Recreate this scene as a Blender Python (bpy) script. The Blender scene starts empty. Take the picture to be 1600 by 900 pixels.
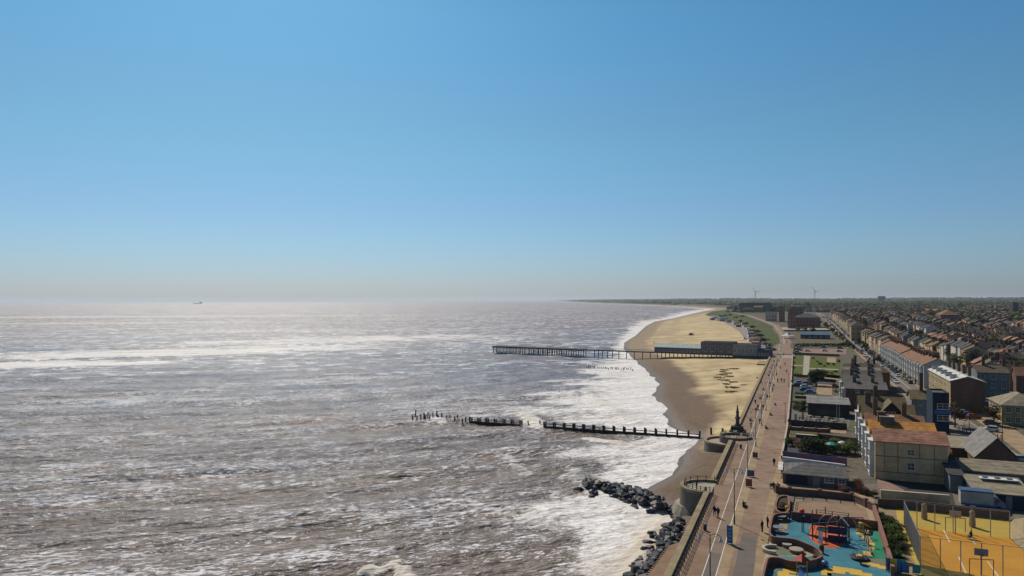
import bpy, bmesh, math, random
import numpy as np
from mathutils import Vector, Matrix, noise as mnoise
random.seed(7); rng = np.random.default_rng(7)
S = bpy.context.scene
COL = S.collection
# ------------------------------------------------------------------ camera
F, HC, YH, ROLL = 1067.0, 40.0, 468.7, 0.0026      # focal length in px of a 1600 px frame, camera height, horizon row, roll
cam_d = bpy.data.cameras.new('camera'); cam = bpy.data.objects.new('camera', cam_d); COL.objects.link(cam)
cam.location = (0, 0, HC); cam.rotation_euler = (math.radians(90), 0, 0)
cam.matrix_world = Matrix.Translation((0, 0, HC)) @ Matrix.Rotation(math.radians(90), 4, 'X') @ Matrix.Rotation(-ROLL, 4, 'Z')
cam_d.sensor_width = 36; cam_d.lens = 24.0; cam_d.shift_y = (YH - 450) / 1600.0
cam_d.clip_start = 1; cam_d.clip_end = 80000
S.camera = cam
# ------------------------------------------------------------------ world, sun, exposure
SUN_EL, SUN_AZ = 45.0, -21.0                         # azimuth clockwise from the view direction (+Y)
W = bpy.data.worlds.new('World'); S.world = W; W.use_nodes = True
wn = W.node_tree.nodes; wl = W.node_tree.links; wn.clear()
sky = wn.new('ShaderNodeTexSky'); sky.sky_type = 'NISHITA'; sky.sun_disc = False
sky.sun_elevation = math.radians(SUN_EL); sky.sun_rotation = math.radians(SUN_AZ)
sky.altitude = 40; sky.air_density = 1.0; sky.dust_density = 0.6; sky.ozone_density = 3.0
bg = wn.new('ShaderNodeBackground'); bg.inputs['Strength'].default_value = 0.085
wo = wn.new('ShaderNodeOutputWorld')
tint = wn.new('ShaderNodeMix'); tint.data_type = 'RGBA'; tint.blend_type = 'MULTIPLY'; tint.inputs[0].default_value = 1; 
tcw = wn.new('ShaderNodeTexCoord'); spx = wn.new('ShaderNodeSeparateXYZ'); wl.new(tcw.outputs['Generated'], spx.inputs[0])
rmp_ = wn.new('ShaderNodeValToRGB'); rmp_.color_ramp.interpolation = 'EASE'     # cooler sky tint, greyer at the horizon; unseen upper sky dimmed to cut fill light
for k_, (p_, c_) in enumerate([(0.0, (.64, .79, 1.12, 1)), (.10, (.64, .89, 1.10, 1)), (.22, (.61, 1.01, 1.09, 1)), (.38, (.53, 1.08, 1.22, 1)), (.48, (.48, .82, .97, 1)), (.8, (.44, .50, .56, 1))]):
    e_ = rmp_.color_ramp.elements[k_] if k_ < 2 else rmp_.color_ramp.elements.new(p_)
    e_.position = p_; e_.color = c_
wl.new(spx.outputs[2], rmp_.inputs[0]); wl.new(rmp_.outputs[0], tint.inputs[7])
wl.new(sky.outputs[0], tint.inputs[6]); wl.new(tint.outputs[2], bg.inputs[0]); wl.new(bg.outputs[0], wo.inputs[0])
sd = bpy.data.lights.new('sun', 'SUN'); sd.energy = 5.0; sd.angle = math.radians(0.53); sd.color = (1.0, 0.91, 0.77)
sun = bpy.data.objects.new('sun', sd); COL.objects.link(sun)
_e, _a = math.radians(SUN_EL), math.radians(SUN_AZ)
sdir = Vector((math.sin(_a) * math.cos(_e), math.cos(_a) * math.cos(_e), math.sin(_e)))
sun.rotation_euler = sdir.to_track_quat('Z', 'Y').to_euler()
S.view_settings.view_transform = 'Standard'; S.view_settings.look = 'None'
S.view_settings.exposure = -0.25; S.view_settings.gamma = 1.0
S.view_settings.use_curve_mapping = False
S.cycles.use_denoising = True; S.cycles.max_bounces = 5; S.cycles.volume_bounces = 0; S.cycles.sample_clamp_indirect = 4
S.cycles.volume_step_rate = 4; S.cycles.volume_max_steps = 64

# ------------------------------------------------------------------ frames of reference
D = (0.385, 0.923); N = (0.923, -0.385); W0 = (20.1, 86.6)   # along the sea wall, inland, origin on the wall
TH = math.atan2(N[1], N[0])
def smooth(a, b, x):
    t = min(1, max(0, (x - a) / (b - a))); return t * t * (3 - 2 * t)
def smoothv(a, b, x):
    t = np.clip((x - a) / (b - a), 0, 1); return t * t * (3 - 2 * t)
WATER = np.array([(99,19),(107,24),(112,26),(118,27.5),(124,29.5),(133,29),(141,27),(147,31),(155,37),(166,41.5),(178,45),(192,52),(199,55),(207,51.5),(217,51),(231,53),(250,55),(282,59),(326,70.5),(382,76),(467,83),(561,92),(640,106),(760,138),(1041,205),(1250,262),(1472,350),(1900,500),(2371,667),(2845,853),(3880,945),(5335,990),(7113,960),(10000,1000),(14227,1120),(30000,1550)], float)
def Xw(Y): return np.interp(Y, WATER[:,0], WATER[:,1], left=None) if np.ndim(Y) else float(np.interp(Y, WATER[:,0], WATER[:,1]))
def wallX(Y): return W0[0] + 0.417 * (Y - W0[1])
_I = np.array([(434,165),(480,177),(541,193),(620,212),(738,247),(787,262),(960,306),(1200,365),(1600,452),(2020,590),(2371,740),(2845,905),(3880,1040),(5335,1090),(7113,1060),(10000,1100),(14227,1220),(30000,1650)], float)
def Xi(Y):
    Y = np.asarray(Y, float)
    r = np.where(Y < 434, W0[0] + 0.417 * (Y - W0[1]), np.interp(Y, _I[:,0], _I[:,1]))
    return r if r.ndim else float(r)
def zi(Y): return np.interp(Y, [80,125,180,260,430,800,1600,3000,8000], [1.2,1.3,3.0,3.9,3.9,3.6,4,4,4])
def EL(Y): return np.interp(Y, [440,500,541,620,787,952,1190,1600,2500], [0,9,19,30,37,39,47,50,60])
def zland(X, Y):
    X = np.asarray(X, float); Y = np.asarray(Y, float)
    up = 5 + 6 * smoothv(450, 950, Y)
    e = X - Xi(Y); el = np.maximum(EL(Y), .01)
    low = 4.0
    t = smoothv(0.42 * el, 0.97 * el, e)
    z = np.where(Y < 448, 5.0, low + (up - low) * t)
    z = z + smoothv(1500, 9000, Y) * (14 + 9 * np.sin(X / 900. + Y / 2100.) + 6 * np.sin(X / 370. + 1.3)) * smoothv(60, 900, e)
    return z if z.ndim else float(z)
def P(px, py, z=None):
    xr = px - 800.; yr = py - YH + ROLL * xr
    zz = 5.0 if z is None else z
    for _ in range(12):
        Y = (HC - zz) * F / yr; X = xr * Y / F
        if z is not None: break
        zz = 0.5 * zz + 0.5 * zland(X, Y)
    return X, Y, zz
def UVp(px, py, z=5.0):
    X, Y, _ = P(px, py, z); X -= W0[0]; Y -= W0[1]
    return X * D[0] + Y * D[1], X * N[0] + Y * N[1]
def G(u, v): return W0[0] + u * D[0] + v * N[0], W0[1] + u * D[1] + v * N[1]
def toUV(X, Y):
    X -= W0[0]; Y -= W0[1]; return X * D[0] + Y * D[1], X * N[0] + Y * N[1]
def v_at_px(u, px):
    k = (px - 800.) / F
    return (k * (W0[1] + u * D[1]) - (W0[0] + u * D[0])) / (N[0] - k * N[1])
def ztop(px, py, Y): return HC - (py - YH + ROLL * (px - 800)) * Y / F

# ------------------------------------------------------------------ materials
MATS = {}
def mat(name, c, rough=0.85, var=0.12, scale=0.6, c2=None, spec=0.3, metal=0, bump=0.0, detail=5, alpha=None, stripes=None, c3=None):
    if name in MATS: return MATS[name]
    m = bpy.data.materials.new(name); m.use_nodes = True; nt = m.node_tree; nd = nt.nodes; ln = nt.links
    b = nd['Principled BSDF']; b.inputs['Roughness'].default_value = rough; b.inputs['Metallic'].default_value = metal
    b.inputs['Specular IOR Level'].default_value = spec
    geo = nd.new('ShaderNodeNewGeometry'); src = geo.outputs['Position']
    if c2 is None: c2 = tuple(min(1, x * (1 + 1.6 * var)) for x in c); c = tuple(x * (1 - 1.6 * var) for x in c)
    n1 = nd.new('ShaderNodeTexNoise'); n1.inputs['Scale'].default_value = scale; n1.inputs['Detail'].default_value = detail; n1.inputs['Roughness'].default_value = .65
    ln.new(src, n1.inputs['Vector'])
    cr = nd.new('ShaderNodeValToRGB'); cr.color_ramp.elements[0].position = .32; cr.color_ramp.elements[1].position = .68
    cr.color_ramp.elements[0].color = (*c, 1); cr.color_ramp.elements[1].color = (*c2, 1)
    if c3: e = cr.color_ramp.elements.new(.5); e.color = (*c3, 1)
    ln.new(n1.outputs[0], cr.inputs[0]); out = cr.outputs[0]
    if stripes:
        axis, per, dark = stripes
        tc = nd.new('ShaderNodeTexCoord'); mp = nd.new('ShaderNodeMapping'); ln.new(tc.outputs['Object'], mp.inputs[0])
        mp.inputs['Rotation'].default_value = (0, 0, 0)
        wv = nd.new('ShaderNodeTexWave'); wv.bands_direction = axis; wv.inputs['Scale'].default_value = .314 / per; wv.inputs['Distortion'].default_value = .6
        wv.inputs['Detail Scale'].default_value = 2
        ln.new(mp.outputs[0], wv.inputs['Vector'])
        mr = nd.new('ShaderNodeMapRange'); mr.inputs[1].default_value = 0; mr.inputs[2].default_value = .35; mr.inputs[3].default_value = dark; mr.inputs[4].default_value = 1
        ln.new(wv.outputs['Fac'], mr.inputs[0])
        mx = nd.new('ShaderNodeVectorMath'); mx.operation = 'SCALE'; ln.new(out, mx.inputs[0]); ln.new(mr.outputs[0], mx.inputs['Scale']); out = mx.outputs[0]
    if name.startswith('wall_') or name.startswith('roof_') or name.startswith('prom'):
        mp3 = nd.new('ShaderNodeMapping'); mp3.inputs['Scale'].default_value = (1, 1, .25) if name.startswith('wall_') else (1, 1, 1); ln.new(src, mp3.inputs[0])
        n3 = nd.new('ShaderNodeTexNoise'); n3.inputs['Scale'].default_value = .45; n3.inputs['Detail'].default_value = 6; n3.inputs['Roughness'].default_value = .7; ln.new(mp3.outputs[0], n3.inputs['Vector'])
        mr3 = nd.new('ShaderNodeMapRange'); mr3.inputs[1].default_value = .3; mr3.inputs[2].default_value = .7; mr3.inputs[3].default_value = .72; mr3.inputs[4].default_value = 1.18; ln.new(n3.outputs[0], mr3.inputs[0])
        mx3 = nd.new('ShaderNodeVectorMath'); mx3.operation = 'SCALE'; ln.new(out, mx3.inputs[0]); ln.new(mr3.outputs[0], mx3.inputs['Scale']); out = mx3.outputs[0]
    ln.new(out, b.inputs['Base Color'])
    if bump:
        n2 = nd.new('ShaderNodeTexNoise'); n2.inputs['Scale'].default_value = scale * 6; n2.inputs['Detail'].default_value = 4; ln.new(src, n2.inputs['Vector'])
        bp = nd.new('ShaderNodeBump'); bp.inputs['Strength'].default_value = 1; bp.inputs['Distance'].default_value = bump
        ln.new(n2.outputs[0], bp.inputs['Height']); ln.new(bp.outputs[0], b.inputs['Normal'])
    if alpha is not None: b.inputs['Alpha'].default_value = alpha
    MATS[name] = m; return m

# ------------------------------------------------------------------ mesh builder and tagging
class MB:
    def __init__(s): s.v = []; s.f = []; s.m = []
    def add(s, vs, fs, mi=0):
        k = len(s.v); s.v += [tuple(a) for a in vs]; s.f += [tuple(i + k for i in q) for q in fs]; s.m += [mi] * len(fs)
    def box(s, x0, x1, y0, y1, z0, z1, mi=0):
        s.add([(x0,y0,z0),(x1,y0,z0),(x1,y1,z0),(x0,y1,z0),(x0,y0,z1),(x1,y0,z1),(x1,y1,z1),(x0,y1,z1)],
              [(0,3,2,1),(4,5,6,7),(0,1,5,4),(1,2,6,5),(2,3,7,6),(3,0,4,7)], mi); return s
    def obox(s, c, half, rot, mi=0):
        M = Matrix.Rotation(rot, 3, 'Z'); a, b, h = half; k = []
        for z in (-h, h):
            for x, y in ((-a,-b),(a,-b),(a,b),(-a,b)): k.append(Vector(c) + M @ Vector((x, y, z)))
        s.add(k, [(0,3,2,1),(4,5,6,7),(0,1,5,4),(1,2,6,5),(2,3,7,6),(3,0,4,7)], mi); return s
    def prism(s, pts, z0, z1, mi=0):
        n = len(pts); a = sum(pts[i][0]*pts[(i+1)%n][1] - pts[(i+1)%n][0]*pts[i][1] for i in range(n))
        if a < 0: pts = pts[::-1]
        vs = [(p[0], p[1], z0) for p in pts] + [(p[0], p[1], z1) for p in pts]
        s.add(vs, [tuple(range(n))[::-1], tuple(range(n, 2*n))] + [(i, (i+1)%n, n+(i+1)%n, n+i) for i in range(n)], mi); return s
    def tube(s, p0, p1, r0, r1=None, n=6, mi=0):
        r1 = r0 if r1 is None else r1; p0 = Vector(p0); p1 = Vector(p1); d = (p1 - p0).normalized()
        a = d.orthogonal().normalized(); b = d.cross(a); vs = []
        for p, r in ((p0, r0), (p1, r1)):
            for i in range(n):
                t = 2 * math.pi * i / n; vs.append(p + (a * math.cos(t) + b * math.sin(t)) * r)
        s.add(vs, [(i, (i+1)%n, n+(i+1)%n, n+i) for i in range(n)] + [tuple(range(n))[::-1], tuple(range(n, 2*n))], mi); return s
    def lathe(s, prof, n=12, c=(0,0,0), sx=1, sy=1, mi=0):
        vs = []; fs = []
        for r, z in prof:
            for i in range(n):
                t = 2 * math.pi * i / n; vs.append((c[0] + sx*r*math.cos(t), c[1] + sy*r*math.sin(t), c[2] + z))
        for j in range(len(prof) - 1):
            for i in range(n): fs.append((j*n+i, j*n+(i+1)%n, (j+1)*n+(i+1)%n, (j+1)*n+i))
        fs += [tuple(range(n))[::-1], tuple(range((len(prof)-1)*n, len(prof)*n))]
        s.add(vs, fs, mi); return s
    def path(s, pts, w0, w1, z0, z1, mi=0, closed=False):
        """a wall of rectangular section along plan points; w0/w1 offsets to the left/right"""
        n = len(pts); L = []; R = []
        for i, p in enumerate(pts):
            a = pts[(i-1) % n] if (closed or i > 0) else p; b = pts[(i+1) % n] if (closed or i < n-1) else p
            dx, dy = b[0]-a[0], b[1]-a[1]; l = math.hypot(dx, dy) or 1; nx, ny = -dy/l, dx/l
            L.append((p[0]+nx*w0, p[1]+ny*w0)); R.append((p[0]-nx*w1, p[1]-ny*w1))
        vs = [];
        for q in (L, R): vs += [(x, y, z0) for x, y in q] + [(x, y, z1) for x, y in q]
        lb, lt, rb, rt = 0, n, 2*n, 3*n; fs = []
        for i in range(n if closed else n-1):
            j = (i+1) % n
            fs += [(lb+i, lt+i, lt+j, lb+j), (rb+i, rb+j, rt+j, rt+i), (lt+i, rt+i, rt+j, lt+j), (lb+i, lb+j, rb+j, rb+i)]
        if not closed: fs += [(lb, rb, rt, lt), (lb+n-1, lt+n-1, rt+n-1, rb+n-1)]
        s.add(vs, fs, mi); return s
    def mesh(s, name, mats, sm=False):
        me = bpy.data.meshes.new(name); me.from_pydata(s.v, [], s.f)
        for m in (mats if isinstance(mats, (list, tuple)) else [mats]): me.materials.append(m)
        if any(s.m): me.polygons.foreach_set('material_index', s.m)
        if sm: me.polygons.foreach_set('use_smooth', [True] * len(s.f))
        me.update(); return me
    def build(s, name, mats, parent=None, sm=False, loc=None, rz=0, label=None):
        o = bpy.data.objects.new(name, s.mesh(name, mats, sm)); COL.objects.link(o)
        if parent: o.parent = parent
        if loc: o.location = loc
        if rz: o.rotation_euler.z = rz
        if label: o['label'] = label
        return o
def tag(o, label, cat, group=None, kind=None):
    o['label'] = label; o['category'] = cat
    if group: o['group'] = group
    if kind: o['kind'] = kind
    return o
def thing(name, label, cat, loc=(0,0,0), rz=0, group=None):
    o = bpy.data.objects.new(name, None); o.empty_display_size = .5; COL.objects.link(o)
    o.location = loc; o.rotation_euler.z = rz
    return tag(o, label, cat, group)
def dup(root, loc, rz=0, label=None, scale=None, cmap=None):
    def rec(o, par):
        c = o.copy(); COL.objects.link(c)
        if par: c.parent = par
        if cmap:
            for i, sl in enumerate(c.material_slots):
                if sl.material and sl.material.name in cmap:
                    sl.link = 'OBJECT'; sl.material = cmap[o.material_slots[i].material.name]
        for ch in KIDS.get(o.name, ()): rec(ch, c)
        return c
    r = rec(root, None); r.location = loc; r.rotation_euler = (0, 0, rz)
    if label: r['label'] = label
    if scale: r.scale = scale
    return r
KIDS = {}
def learn(root):
    for o in COL.objects:
        if o.parent: KIDS.setdefault(o.parent.name, [])
    todo = [root]
    while todo:
        a = todo.pop(); k = [o for o in a.children]; KIDS[a.name] = k; todo += k
def struct(o): o['kind'] = 'structure'; return o
def grid_mesh(name, V, nr, nc, m, attrs=None, sm=True):
    """V (nr*nc,3) -> quad grid"""
    me = bpy.data.meshes.new(name); nv = nr * nc; me.vertices.add(nv); me.vertices.foreach_set('co', V.astype(np.float32).ravel())
    i = np.arange(nr - 1)[:, None] * nc + np.arange(nc - 1)[None, :]
    q = np.stack([i, i + 1, i + nc + 1, i + nc], -1).reshape(-1, 4); nq = len(q)
    me.loops.add(nq * 4); me.loops.foreach_set('vertex_index', q.ravel().astype(np.int32))
    me.polygons.add(nq); me.polygons.foreach_set('loop_start', np.arange(0, nq * 4, 4, dtype=np.int32))
    me.polygons.foreach_set('use_smooth', np.full(nq, sm)); me.update(calc_edges=True); me.validate()
    for k, a in (attrs or {}).items():
        at = me.attributes.new(k, 'FLOAT', 'POINT'); at.data.foreach_set('value', a.astype(np.float32).ravel())
    me.materials.append(m); o = bpy.data.objects.new(name, me); COL.objects.link(o); return o
_ORD = 'first second third fourth fifth sixth seventh eighth ninth tenth eleventh twelfth'.split()
def nth(i):
    if i <= 12: return _ORD[i-1]
    return f"{i}{'th' if 10 <= i % 100 <= 20 else {1:'st',2:'nd',3:'rd'}.get(i % 10, 'th')}"
# ================================================================== SETTING: sea, beach, land
def node_attr(nd, name):
    a = nd.new('ShaderNodeAttribute'); a.attribute_name = name; return a.outputs['Fac']
def mnode(nt, op, a, b=None, c=None, clamp=False):
    n = nt.nodes.new('ShaderNodeMath'); n.operation = op; n.use_clamp = clamp
    for i, x in enumerate((a, b, c)):
        if x is None: continue
        if isinstance(x, (int, float)): n.inputs[i].default_value = x
        else: nt.links.new(x, n.inputs[i])
    return n.outputs[0]
def noise_at(nt, vec, scale, detail=4, rough=.6, dist=0):
    n = nt.nodes.new('ShaderNodeTexNoise'); n.inputs['Scale'].default_value = scale; n.inputs['Detail'].default_value = detail
    n.inputs['Roughness'].default_value = rough; n.inputs['Distortion'].default_value = dist
    nt.links.new(vec, n.inputs['Vector']); return n.outputs[0]
def mapping(nt, vec, rot, scl):
    m = nt.nodes.new('ShaderNodeMapping'); m.vector_type = 'TEXTURE'; m.inputs['Rotation'].default_value = (0, 0, -rot); m.inputs['Scale'].default_value = tuple(1 / k for k in scl)
    nt.links.new(vec, m.inputs[0]); return m.outputs[0]
def mixc(nt, f, a, b):
    n = nt.nodes.new('ShaderNodeMix'); n.data_type = 'RGBA'
    if isinstance(f, (int, float)): n.inputs[0].default_value = f
    else: nt.links.new(f, n.inputs[0])
    for i, x in ((6, a), (7, b)):
        if isinstance(x, tuple): n.inputs[i].default_value = (*x, 1)
        else: nt.links.new(x, n.inputs[i])
    return n.outputs[2]
def ramp01(nt, x, a, b):
    m = nt.nodes.new('ShaderNodeMapRange'); m.interpolation_type = 'SMOOTHSTEP'
    m.inputs[1].default_value = a; m.inputs[2].default_value = b; nt.links.new(x, m.inputs[0]); return m.outputs[0]

# ---- sea material
ms = bpy.data.materials.new('sea_water'); ms.use_nodes = True; nt = ms.node_tree; nd = nt.nodes; ln = nt.links
b = nd['Principled BSDF']
pos = nd.new('ShaderNodeNewGeometry').outputs['Position']
foam_glitter = node_attr(nd, 'foam_glitter'); rgh = node_attr(nd, 'rough'); churn = node_attr(nd, 'churn')
wv = mapping(nt, pos, math.radians(-14), (.42, 1.0, 1.0))
wv2 = mapping(nt, pos, math.radians(-24), (.5, 1.0, 1.0))
h1 = noise_at(nt, wv, .16, 3, .5); h2 = noise_at(nt, wv2, .55, 3, .55); h3 = noise_at(nt, wv, 1.7, 4, .62, .4); h0 = noise_at(nt, wv2, .045, 2, .5)
hh = mnode(nt, 'ADD', mnode(nt, 'MULTIPLY', h1, 3.0), mnode(nt, 'ADD', mnode(nt, 'MULTIPLY', h2, 1.6), mnode(nt, 'ADD', mnode(nt, 'MULTIPLY', h0, 6), mnode(nt, 'MULTIPLY', h3, .55))))
bp = nd.new('ShaderNodeBump'); bp.inputs['Strength'].default_value = 1; bp.inputs['Distance'].default_value = 1.0
ln.new(hh, bp.inputs['Height'])
# foam pattern: lacy streaks
fv = mapping(nt, pos, math.radians(-12), (.62, 1.0, 1.0))
f1 = noise_at(nt, fv, .35, 8, .68, .6); f2 = noise_at(nt, pos, .05, 4, .6)
fs = mnode(nt, 'ADD', mnode(nt, 'MULTIPLY', f1, .8), mnode(nt, 'MULTIPLY', f2, .35))
f3 = noise_at(nt, fv, 1.6, 6, .72, .4); fs = mnode(nt, 'ADD', fs, mnode(nt, 'MULTIPLY', mnode(nt, 'SUBTRACT', f3, .5), .45))
w2b = noise_at(nt, mapping(nt, pos, math.radians(-12), (.5, 1, 1)), .06, 4, .7, .4); fs = mnode(nt, 'ADD', fs, mnode(nt, 'MULTIPLY', mnode(nt, 'SUBTRACT', w2b, .5), mnode(nt, 'MULTIPLY', ramp01(nt, rgh, .262, .30), 1.9)))
fm = ramp01(nt, mnode(nt, 'ADD', mnode(nt, 'SUBTRACT', fs, .98), foam_glitter), .02, .34)
big = noise_at(nt, mapping(nt, pos, math.radians(-10), (.35, 1, 1)), .006, 4, .6)
base = mixc(nt, ramp01(nt, big, .38, .62), (.165, .130, .138), (.120, .107, .132))
base = mixc(nt, ramp01(nt, rgh, .243, .28), (.165, .120, .098), base)
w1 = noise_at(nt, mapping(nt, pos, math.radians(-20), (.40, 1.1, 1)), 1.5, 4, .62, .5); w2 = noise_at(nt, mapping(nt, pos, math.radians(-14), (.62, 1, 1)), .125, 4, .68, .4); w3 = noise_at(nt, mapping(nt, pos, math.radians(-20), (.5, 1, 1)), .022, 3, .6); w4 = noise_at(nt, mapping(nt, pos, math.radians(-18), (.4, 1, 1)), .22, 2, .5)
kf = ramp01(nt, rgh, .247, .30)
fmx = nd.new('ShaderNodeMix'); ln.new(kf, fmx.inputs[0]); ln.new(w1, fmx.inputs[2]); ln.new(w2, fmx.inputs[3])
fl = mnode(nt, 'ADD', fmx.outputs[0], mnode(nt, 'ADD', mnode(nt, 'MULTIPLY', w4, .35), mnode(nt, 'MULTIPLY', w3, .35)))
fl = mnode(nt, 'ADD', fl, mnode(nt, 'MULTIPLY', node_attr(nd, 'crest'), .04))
glint = ramp01(nt, fl, .892, .955)
base = mixc(nt, churn, base, (.24, .165, .09))
base = mixc(nt, mnode(nt, 'MULTIPLY', glint, .78), base, (.86, .83, .87))  # sun glitter painted into the base colour as white flecks
foamc = mixc(nt, ramp01(nt, mnode(nt, 'ADD', mnode(nt, 'MULTIPLY', churn, .9), mnode(nt, 'MULTIPLY', noise_at(nt, pos, .12, 3), .35)), .25, .9), (.82, .81, .81), (.56, .46, .31))
foamc = mixc(nt, ramp01(nt, mnode(nt, 'ADD', mnode(nt, 'MULTIPLY', f3, .6), mnode(nt, 'MULTIPLY', f1, .4)), .40, .60), (.56, .52, .50), foamc)
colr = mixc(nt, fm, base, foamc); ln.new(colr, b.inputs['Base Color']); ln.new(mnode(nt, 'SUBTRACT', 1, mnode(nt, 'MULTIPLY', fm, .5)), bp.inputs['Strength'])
r1 = noise_at(nt, mapping(nt, pos, math.radians(-10), (.22, 1, 1)), .03, 7, .75, .5)
r2 = noise_at(nt, mapping(nt, pos, math.radians(-14), (.3, 1, 1)), .35, 4, .7, .3)
rv = mnode(nt, 'ADD', mnode(nt, 'MULTIPLY', mnode(nt, 'SUBTRACT', r1, .5), .9), mnode(nt, 'MULTIPLY', mnode(nt, 'SUBTRACT', r2, .5), .55))
rr_ = mnode(nt, 'ADD', rgh, mnode(nt, 'MULTIPLY', rv, .9))
ln.new(mnode(nt, 'MAXIMUM', .12, mnode(nt, 'MINIMUM', .9, mnode(nt, 'ADD', rr_, mnode(nt, 'MULTIPLY', fm, .45)))), b.inputs['Roughness'])
b.inputs['IOR'].default_value = 1.33
ln.new(bp.outputs[0], b.inputs['Normal'])

# ---- sea mesh: rows spaced finer near the beach, sum of wave trains running towards the shore
ys = [55.0]
while ys[-1] < 34000:
    y = ys[-1]; ys.append(y + min(max(.28, y * y / 42680. * 1.15), y * .03))
YS = np.array(ys); NCOL = 760; nr = len(YS)
xl = -1.02 * YS - 40; xr = np.interp(YS, WATER[:,0], WATER[:,1]) + np.where(YS > 2000, 60, 9)
xr = np.where(YS < 99, 19 - (99 - YS) * .45 + 9, xr)
T = np.linspace(0, 1, NCOL)
X = xl[:, None] + (xr - xl)[:, None] * T[None, :]; Yg = np.repeat(YS[:, None], NCOL, 1)
dxs = ((xr - xl) / NCOL)[:, None]; dys = np.gradient(YS)[:, None]
wedge = xr[:, None] - np.where(YS > 2000, 60, 9)[:, None]
off = wedge - X                                   # metres seaward of the waterline
near = smoothv(0, 45, off)                        # waves die down in the swash
Z = np.zeros_like(X)
for k in range(46):
    lam = 2.6 * (1.085 ** k) * rng.uniform(.9, 1.1)
    if lam > 75: break
    ang = math.radians(rng.normal(-70, 17)); kx, ky = math.cos(ang) * 2 * math.pi / lam, math.sin(ang) * 2 * math.pi / lam
    amp = .0085 * lam ** .80 * rng.uniform(.6, 1.3) * (1 if lam < 6 else 1.0 if lam < 28 else .5)
    fade = smoothv(2.2, 4.5, lam / np.maximum(dxs * abs(math.cos(ang)), dys * abs(math.sin(ang))))
    ph = kx * X + ky * Yg + rng.uniform(0, 6.28) + .9 * np.sin(X / (lam * 5.1) + k) + .9 * np.sin(Yg / (lam * 6.3) + 2 * k)
    Z += amp * fade * (2 * (.5 + .5 * np.sin(ph)) ** 1.6 - .85)
Z *= .15 + .85 * near
CREST = np.clip(Z / .55, -1, 1.3) * (1 - .6 * smoothv(300, 700, Yg))
# breakers: crest lines (world) with a steep hump
BR = [([(-21,101),(-18.5,102.5),(-16.4,100.5),(-15.5,96)], 1.0, 1.5, .7), ([(-13,136),(-6,132),(1,131),(6,128)], .7, 3.5, .0),
      ([(14,163),(15,150),(17,141),(20,132)], .55, 3, .12), ([(26,119),(22,112),(20,104),(19,97)], .6, 2.5, .8), ([(22,196),(28,190),(31,183)], .6, 3, .65),
      ([(47,190),(52,184),(54,178)], .4, 3, .4), ([(3,238),(7,226),(8,215)], .9, 3.5, .5), ([(33,268),(36,250),(38,238),(41,226)], .9, 4, .5), ([(30,300),(34,285)], .6, 4, .3), ([(55,262),(58,245)], .4, 4, .2),
      ([(-22,222),(-26,232)], .6, 3, .3), ([(-2,182),(0,170),(3,158)], .5, 3, .05), ([(-38,128),(-30,124),(-20,123)], .6, 3, .0)]
FO = np.zeros_like(X); CH = np.zeros_like(X); JIT = 1.2 * np.sin(X * .9 + Yg * .37) + .8 * np.sin(X * 2.1 - Yg * 1.3)
rsel = YS < 420; Xs, Yss = X[rsel], Yg[rsel]
for pts, hgt, wid, ch in BR:
    dmin = np.full(Xs.shape, 1e9)
    for (ax, ay), (bx, by) in zip(pts[:-1], pts[1:]):
        t = np.clip(((Xs-ax)*(bx-ax)+(Yss-ay)*(by-ay)) / ((bx-ax)**2+(by-ay)**2), 0, 1)
        dmin = np.minimum(dmin, np.hypot(Xs-ax-t*(bx-ax), (Yss-ay-t*(by-ay))))
    dj = dmin + JIT[rsel] * .5
    Z[rsel] += hgt * .8 * np.exp(-(dj / wid) ** 2); FO[rsel] = np.maximum(FO[rsel], (.42 + .5 * ch) * np.exp(-(dj / (wid * 1.3)) ** 2)); CH[rsel] = np.maximum(CH[rsel], ch * np.exp(-((dj) / (wid * .9)) ** 2))
# foam: surf belt along the waterline
_B = np.array([(60,10),(99,12),(112,14),(122,20),(133,26),(150,18),(162,14),(175,24),(190,27),(205,14),(225,28),(245,48),(262,52),(285,40),(310,48),(335,44),(365,34),(395,36),(430,30),(480,14),(561,11),(640,12),(760,16),(1041,22),(1472,42),(1900,55),(2371,60),(3880,40),(7113,50),(30000,150)], float)
bw = np.interp(YS, _B[:,0], _B[:,1])[:, None]
wob = 1 + .25 * np.sin(Yg / 9. + X / 13.) + .2 * np.sin(Yg / 3.7 - X / 7.)
t = off / (bw * wob)
belt = np.where(t < 1.7, .63 * (1 - smoothv(.55, 1.7, t)), 0) + .42 * np.exp(-(off / 3.0) ** 2) + .38 * (1 - smoothv(0, .45, t))
FO = np.maximum(FO, belt)
def patch(cx, cy, rx, ry, a, rot=0):
    dx, dy = X - cx, Yg - cy; c, s = math.cos(rot), math.sin(rot); q = ((dx*c+dy*s)/rx) ** 2 + ((-dx*s+dy*c)/ry) ** 2
    FO[:] = np.maximum(FO, a * np.exp(-q * 1.2))
for a in [(-10,236,26,9,.5),(8,252,26,10,.55),(24,270,26,12,.5),(35,232,20,12,.6),(-14.6,99.5,2.6,3,.5),(-20,118,12,4,.4),(10,140,10,7,.45),(12,196,16,6,.42),(-1,128,9,5,.38),(5,112,10,5,.36),(10,100,8,5,.4),(-33,226,10,5,.42),(-4,222,20,3,.4),(55,330,25,20,.5),(58,400,18,20,.45)]: patch(*a)
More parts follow.
